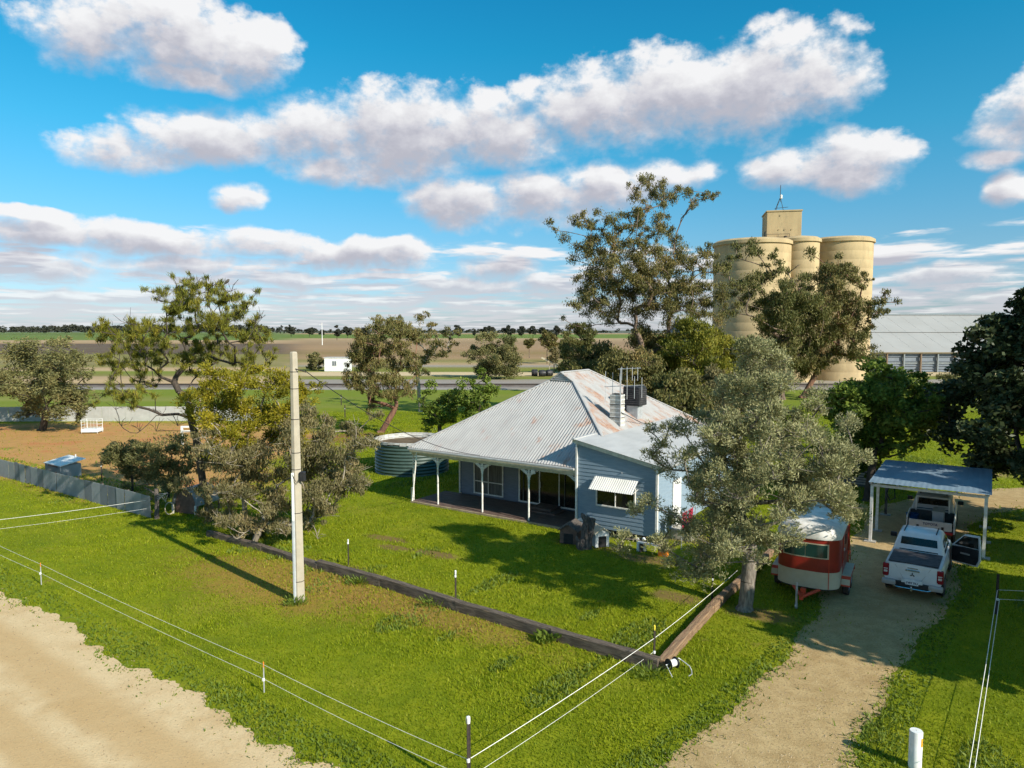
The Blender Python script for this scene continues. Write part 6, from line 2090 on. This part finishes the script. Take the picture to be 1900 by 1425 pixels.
bird = thing('perched_bird', 'small dark bird perched on the top twig of the casuarina', 'bird', tuple(at(421, 525, 33.0)))
MB().tube([(-0.12, 0, -0.06), (-0.04, 0, 0.02), (0.05, 0, 0.10), (0.09, 0, 0.15), (0.13, 0, 0.15)], [0.02, 0.06, 0.07, 0.045, 0.01], 8).build('bird_body', 'silo_dark', bird, smooth=True)
MB().box((-0.18, 0, -0.1), (0.16, 0.05, 0.02), ry=-0.6).build('tail', 'silo_dark', bird)

# ------------------------------------------------------------------ turf blades
rng = np.random.default_rng(5)
NB_ = 600000
th_ = rng.uniform(-0.70, 0.70, NB_)
u = rng.random(NB_)
r0, r1 = 12.0, 78.0
# density falls with distance
rad = (r0 ** 0.35 + u * (r1 ** 0.35 - r0 ** 0.35)) ** (1 / 0.35)
X = rad * np.tan(th_)
Y = rad
ok = np.ones(NB_, bool)
dr = -side_of(ROAD_EDGE, X, Y)       # polyline runs left to right: house side is on its left
dr = side_of(ROAD_EDGE, X, Y)
wobv = (np.sin(X * 1.7 + Y * 0.9) + np.sin(X * 4.1 - Y * 3.3 + 1.0) * 0.6 + np.sin(X * 9.3 + Y * 7.7 + 2.0) * 0.35) * 0.24
fray = np.where(rng.random(NB_) < 0.12, 0.5, 0.13)
ok &= dr > wobv + rng.normal(0, 1, NB_) * fray
dl = side_of(DRIVE_L, X, Y)          # positive = left of the drive
dr2 = side_of(DRIVE_R, X, Y)
on_drive = (dl < -0.10 + rng.normal(0, 1.1, NB_) * fray + wobv * 0.35) & (dr2 > 0.10 + rng.normal(0, 1.1, NB_) * fray + wobv * 0.35)
ok &= ~(on_drive & (Y < 41))
# house, tank, yard
lx = (X + 5.39) * 0.829 - (Y - 36.69) * 0.559
ly = (X + 5.39) * 0.559 + (Y - 36.69) * 0.829
ok &= ~((lx > 0.05) & (lx < 14.6) & (ly > -0.05) & (ly < 14.3))
ok &= ~((lx > 9.9) & (lx < 15.4) & (ly > -0.75) & (ly < 0.3))
ok &= np.hypot(X + 6.45, Y - 45.4) > 2.4
ok &= ~((X < -16.5) & (Y > 38 + (-17 - X) * 0.62) & (Y < 70) & (rng.random(NB_) < 0.93))
lowf = np.sin(X * 0.9 + 1.3) * np.sin(Y * 0.8 + 0.4) + np.sin(X * 2.3 - Y * 1.9) * 0.5 + np.sin(X * 0.31 + Y * 0.37) * 0.8


def inpatch(cx, cy, rx, ry, rot):
    c_, s_ = math.cos(rot), math.sin(rot)
    a_ = ((X - cx) * c_ + (Y - cy) * s_) / rx
    b_ = (-(X - cx) * s_ + (Y - cy) * c_) / ry
    return np.sqrt(a_ * a_ + b_ * b_) + lowf * 0.12


dryd = np.minimum(inpatch(-8.2, 24.9, 4.8, 2.0, -0.55), inpatch(-2.8, 22.1, 4.6, 0.9, -0.62))
for (cx, cy, rx, ry) in [(-5.4, 30.2, 1.1, .35), (-4.9, 28.9, .9, .3), (-3.0, 28.0, 1.2, .4), (5.2, 27.4, 1.2, .5), (5.6, 23.4, .8, .5), (7.9, 21.9, 1.0, .5)]:
    ok &= ~((inpatch(cx, cy, rx, ry, -0.5) < 0.9) & (rng.random(NB_) < 0.75))
is_dry = (dryd < 1.0) & (rng.random(NB_) < np.clip(1.15 - dryd * 0.75, 0, 0.62))
ok &= ~((dryd < 0.8) & (rng.random(NB_) < 0.3))
edge_w = (np.abs(dr) < 0.9) | ((np.abs(dl) < 0.55) & (Y < 30)) | ((np.abs(dr2) < 0.7) & (Y < 30))
is_weed = ((edge_w & (rng.random(NB_) < 0.4)) | ((lowf > 1.15) & (rng.random(NB_) < 0.45))) & ~is_dry


def blades(sel, name, label, material, hgt, wid, lean, cat):
    x, y = X[sel], Y[sel]
    n = len(x)
    sc = (y / 16.0) ** 0.62
    h = hgt * (0.5 + 0.9 * rng.random(n)) * (1 + 0.35 * np.clip(lowf[sel], -1, 1)) * sc ** 0.5
    w_ = wid * (0.6 + 0.8 * rng.random(n)) * sc
    a = rng.uniform(0, 2 * np.pi, n)
    ca, sa = np.cos(a), np.sin(a)
    b_ = rng.uniform(0, 2 * np.pi, n)
    ln = lean * rng.random(n) * h
    z0 = np.zeros(n)
    v0 = np.stack([x - ca * w_ / 2, y - sa * w_ / 2, z0 + 0.002], 1)
    v1 = np.stack([x + ca * w_ / 2, y + sa * w_ / 2, z0 + 0.002], 1)
    v2 = np.stack([x + np.cos(b_) * ln, y + np.sin(b_) * ln, h], 1)
    V = np.stack([v0, v1, v2], 1).reshape(-1, 3)
    F = np.arange(3 * n).reshape(-1, 3)
    T = np.clip(0.48 + 0.16 * lowf[sel] * 0.6 + rng.normal(0, 0.17, n), 0, 1)
    o = link(name, fast_mesh(name, V, [F], T), material)
    return tag(o, label, cat, kind='stuff')


blades(ok & ~is_dry & ~is_weed, 'lawn_grass', 'short green grass covering the lawn and verge', 'grass_blade', 0.055, 0.026, 0.9, 'grass')
blades(ok & is_dry, 'dry_grass', 'dry straw coloured grass round the power pole', 'dry_blade', 0.045, 0.022, 1.2, 'grass')
blades(ok & is_weed, 'weed_fringe', 'broad leaved weeds fringing the road and the drive', 'weed_leaf', 0.075, 0.055, 1.3, 'weeds')

# loose stones on the drive and the road
NS = 60000
sx_ = rng.uniform(-20, 18, NS)
sy_ = rng.uniform(12.5, 34, NS)
sdl, sdr, srd = side_of(DRIVE_L, sx_, sy_), side_of(DRIVE_R, sx_, sy_), side_of(ROAD_EDGE, sx_, sy_)
keep = ((sdl < 0.1) & (sdr > -0.1)) | ((srd < 0.15) & (rng.random(NS) < 0.35))
sx_, sy_ = sx_[keep], sy_[keep]
keep = np.abs(sx_) < sy_ * 0.8
sx_, sy_ = sx_[keep][:11000], sy_[keep][:11000]
ns = len(sx_)
rs = 0.008 + 0.018 * rng.random(ns) ** 2.2
oct_ = np.array([(1, 0, 0), (0, 1, 0), (-1, 0, 0), (0, -1, 0), (0, 0, 1)], float)
VV = oct_[None] * rs[:, None, None] * (0.7 + 0.6 * rng.random((ns, 5, 3))) * np.array([1, 1, 0.8])
VV += np.stack([sx_, sy_, np.full(ns, 0.008)], 1)[:, None, :]
f5 = np.array([(0, 1, 4), (1, 2, 4), (2, 3, 4), (3, 0, 4)])
FF = (f5[None] + (np.arange(ns) * 5)[:, None, None]).reshape(-1, 3)
mat('stone', (0.44, 0.33, 0.19), (0.27, 0.19, 0.11), 0.8, 0.9)
tag(link('loose_gravel', fast_mesh('loose_gravel', VV.reshape(-1, 3), [FF]), 'stone'), 'loose small stones scattered on the drive and road', 'gravel', kind='stuff')

# leafy weed clumps against the sleepers
for k, (x, y, r_, lab) in enumerate([(1.05, 20.0, 0.32, 'round leafy weed growing against the front sleeper'), (-2.6, 22.7, 0.4, 'tall grass tuft along the middle of the front sleeper'), (-5.4, 24.7, 0.35, 'grass tuft by the sleepers right of the power pole'), (3.6, 17.85, 0.4, 'grass tuft at the foot of the sleeper corner'), (-7.1, 22.7, 0.3, 'green tuft at the foot of the power pole')]):
    rg = np.random.default_rng(300 + k)
    root = thing('weed_plant', lab, 'weed', (x, y, 0), 0, 'weeds along the sleepers')
    n = 160
    a = rg.uniform(0, 2 * np.pi, n)
    rr = r_ * np.sqrt(rg.random(n))
    Pp = np.stack([rr * np.cos(a) * 1.3, rr * np.sin(a), 0.05 + 0.22 * rg.random(n)], 1)
    ax = np.stack([np.cos(a) * 0.6, np.sin(a) * 0.6, 0.5 + 0.6 * rg.random(n)], 1)
    V, F, T = leaves_np(rg, Pp, ax, np.full(n, 0.16), np.full(n, 0.09 if k == 0 else 0.03), np.clip(rg.normal(0.55, 0.15, n), 0, 1))
    link('leaves', fast_mesh('leaves', V, [F], T), 'weed_leaf', root)
    mb = MB()
    for j in range(6):
        mb.tube([(0, 0, 0), (rg.normal() * r_ * 0.4, rg.normal() * r_ * 0.3, 0.2)], 0.008, 4)
    mb.build('stem', 'weed_leaf', root)
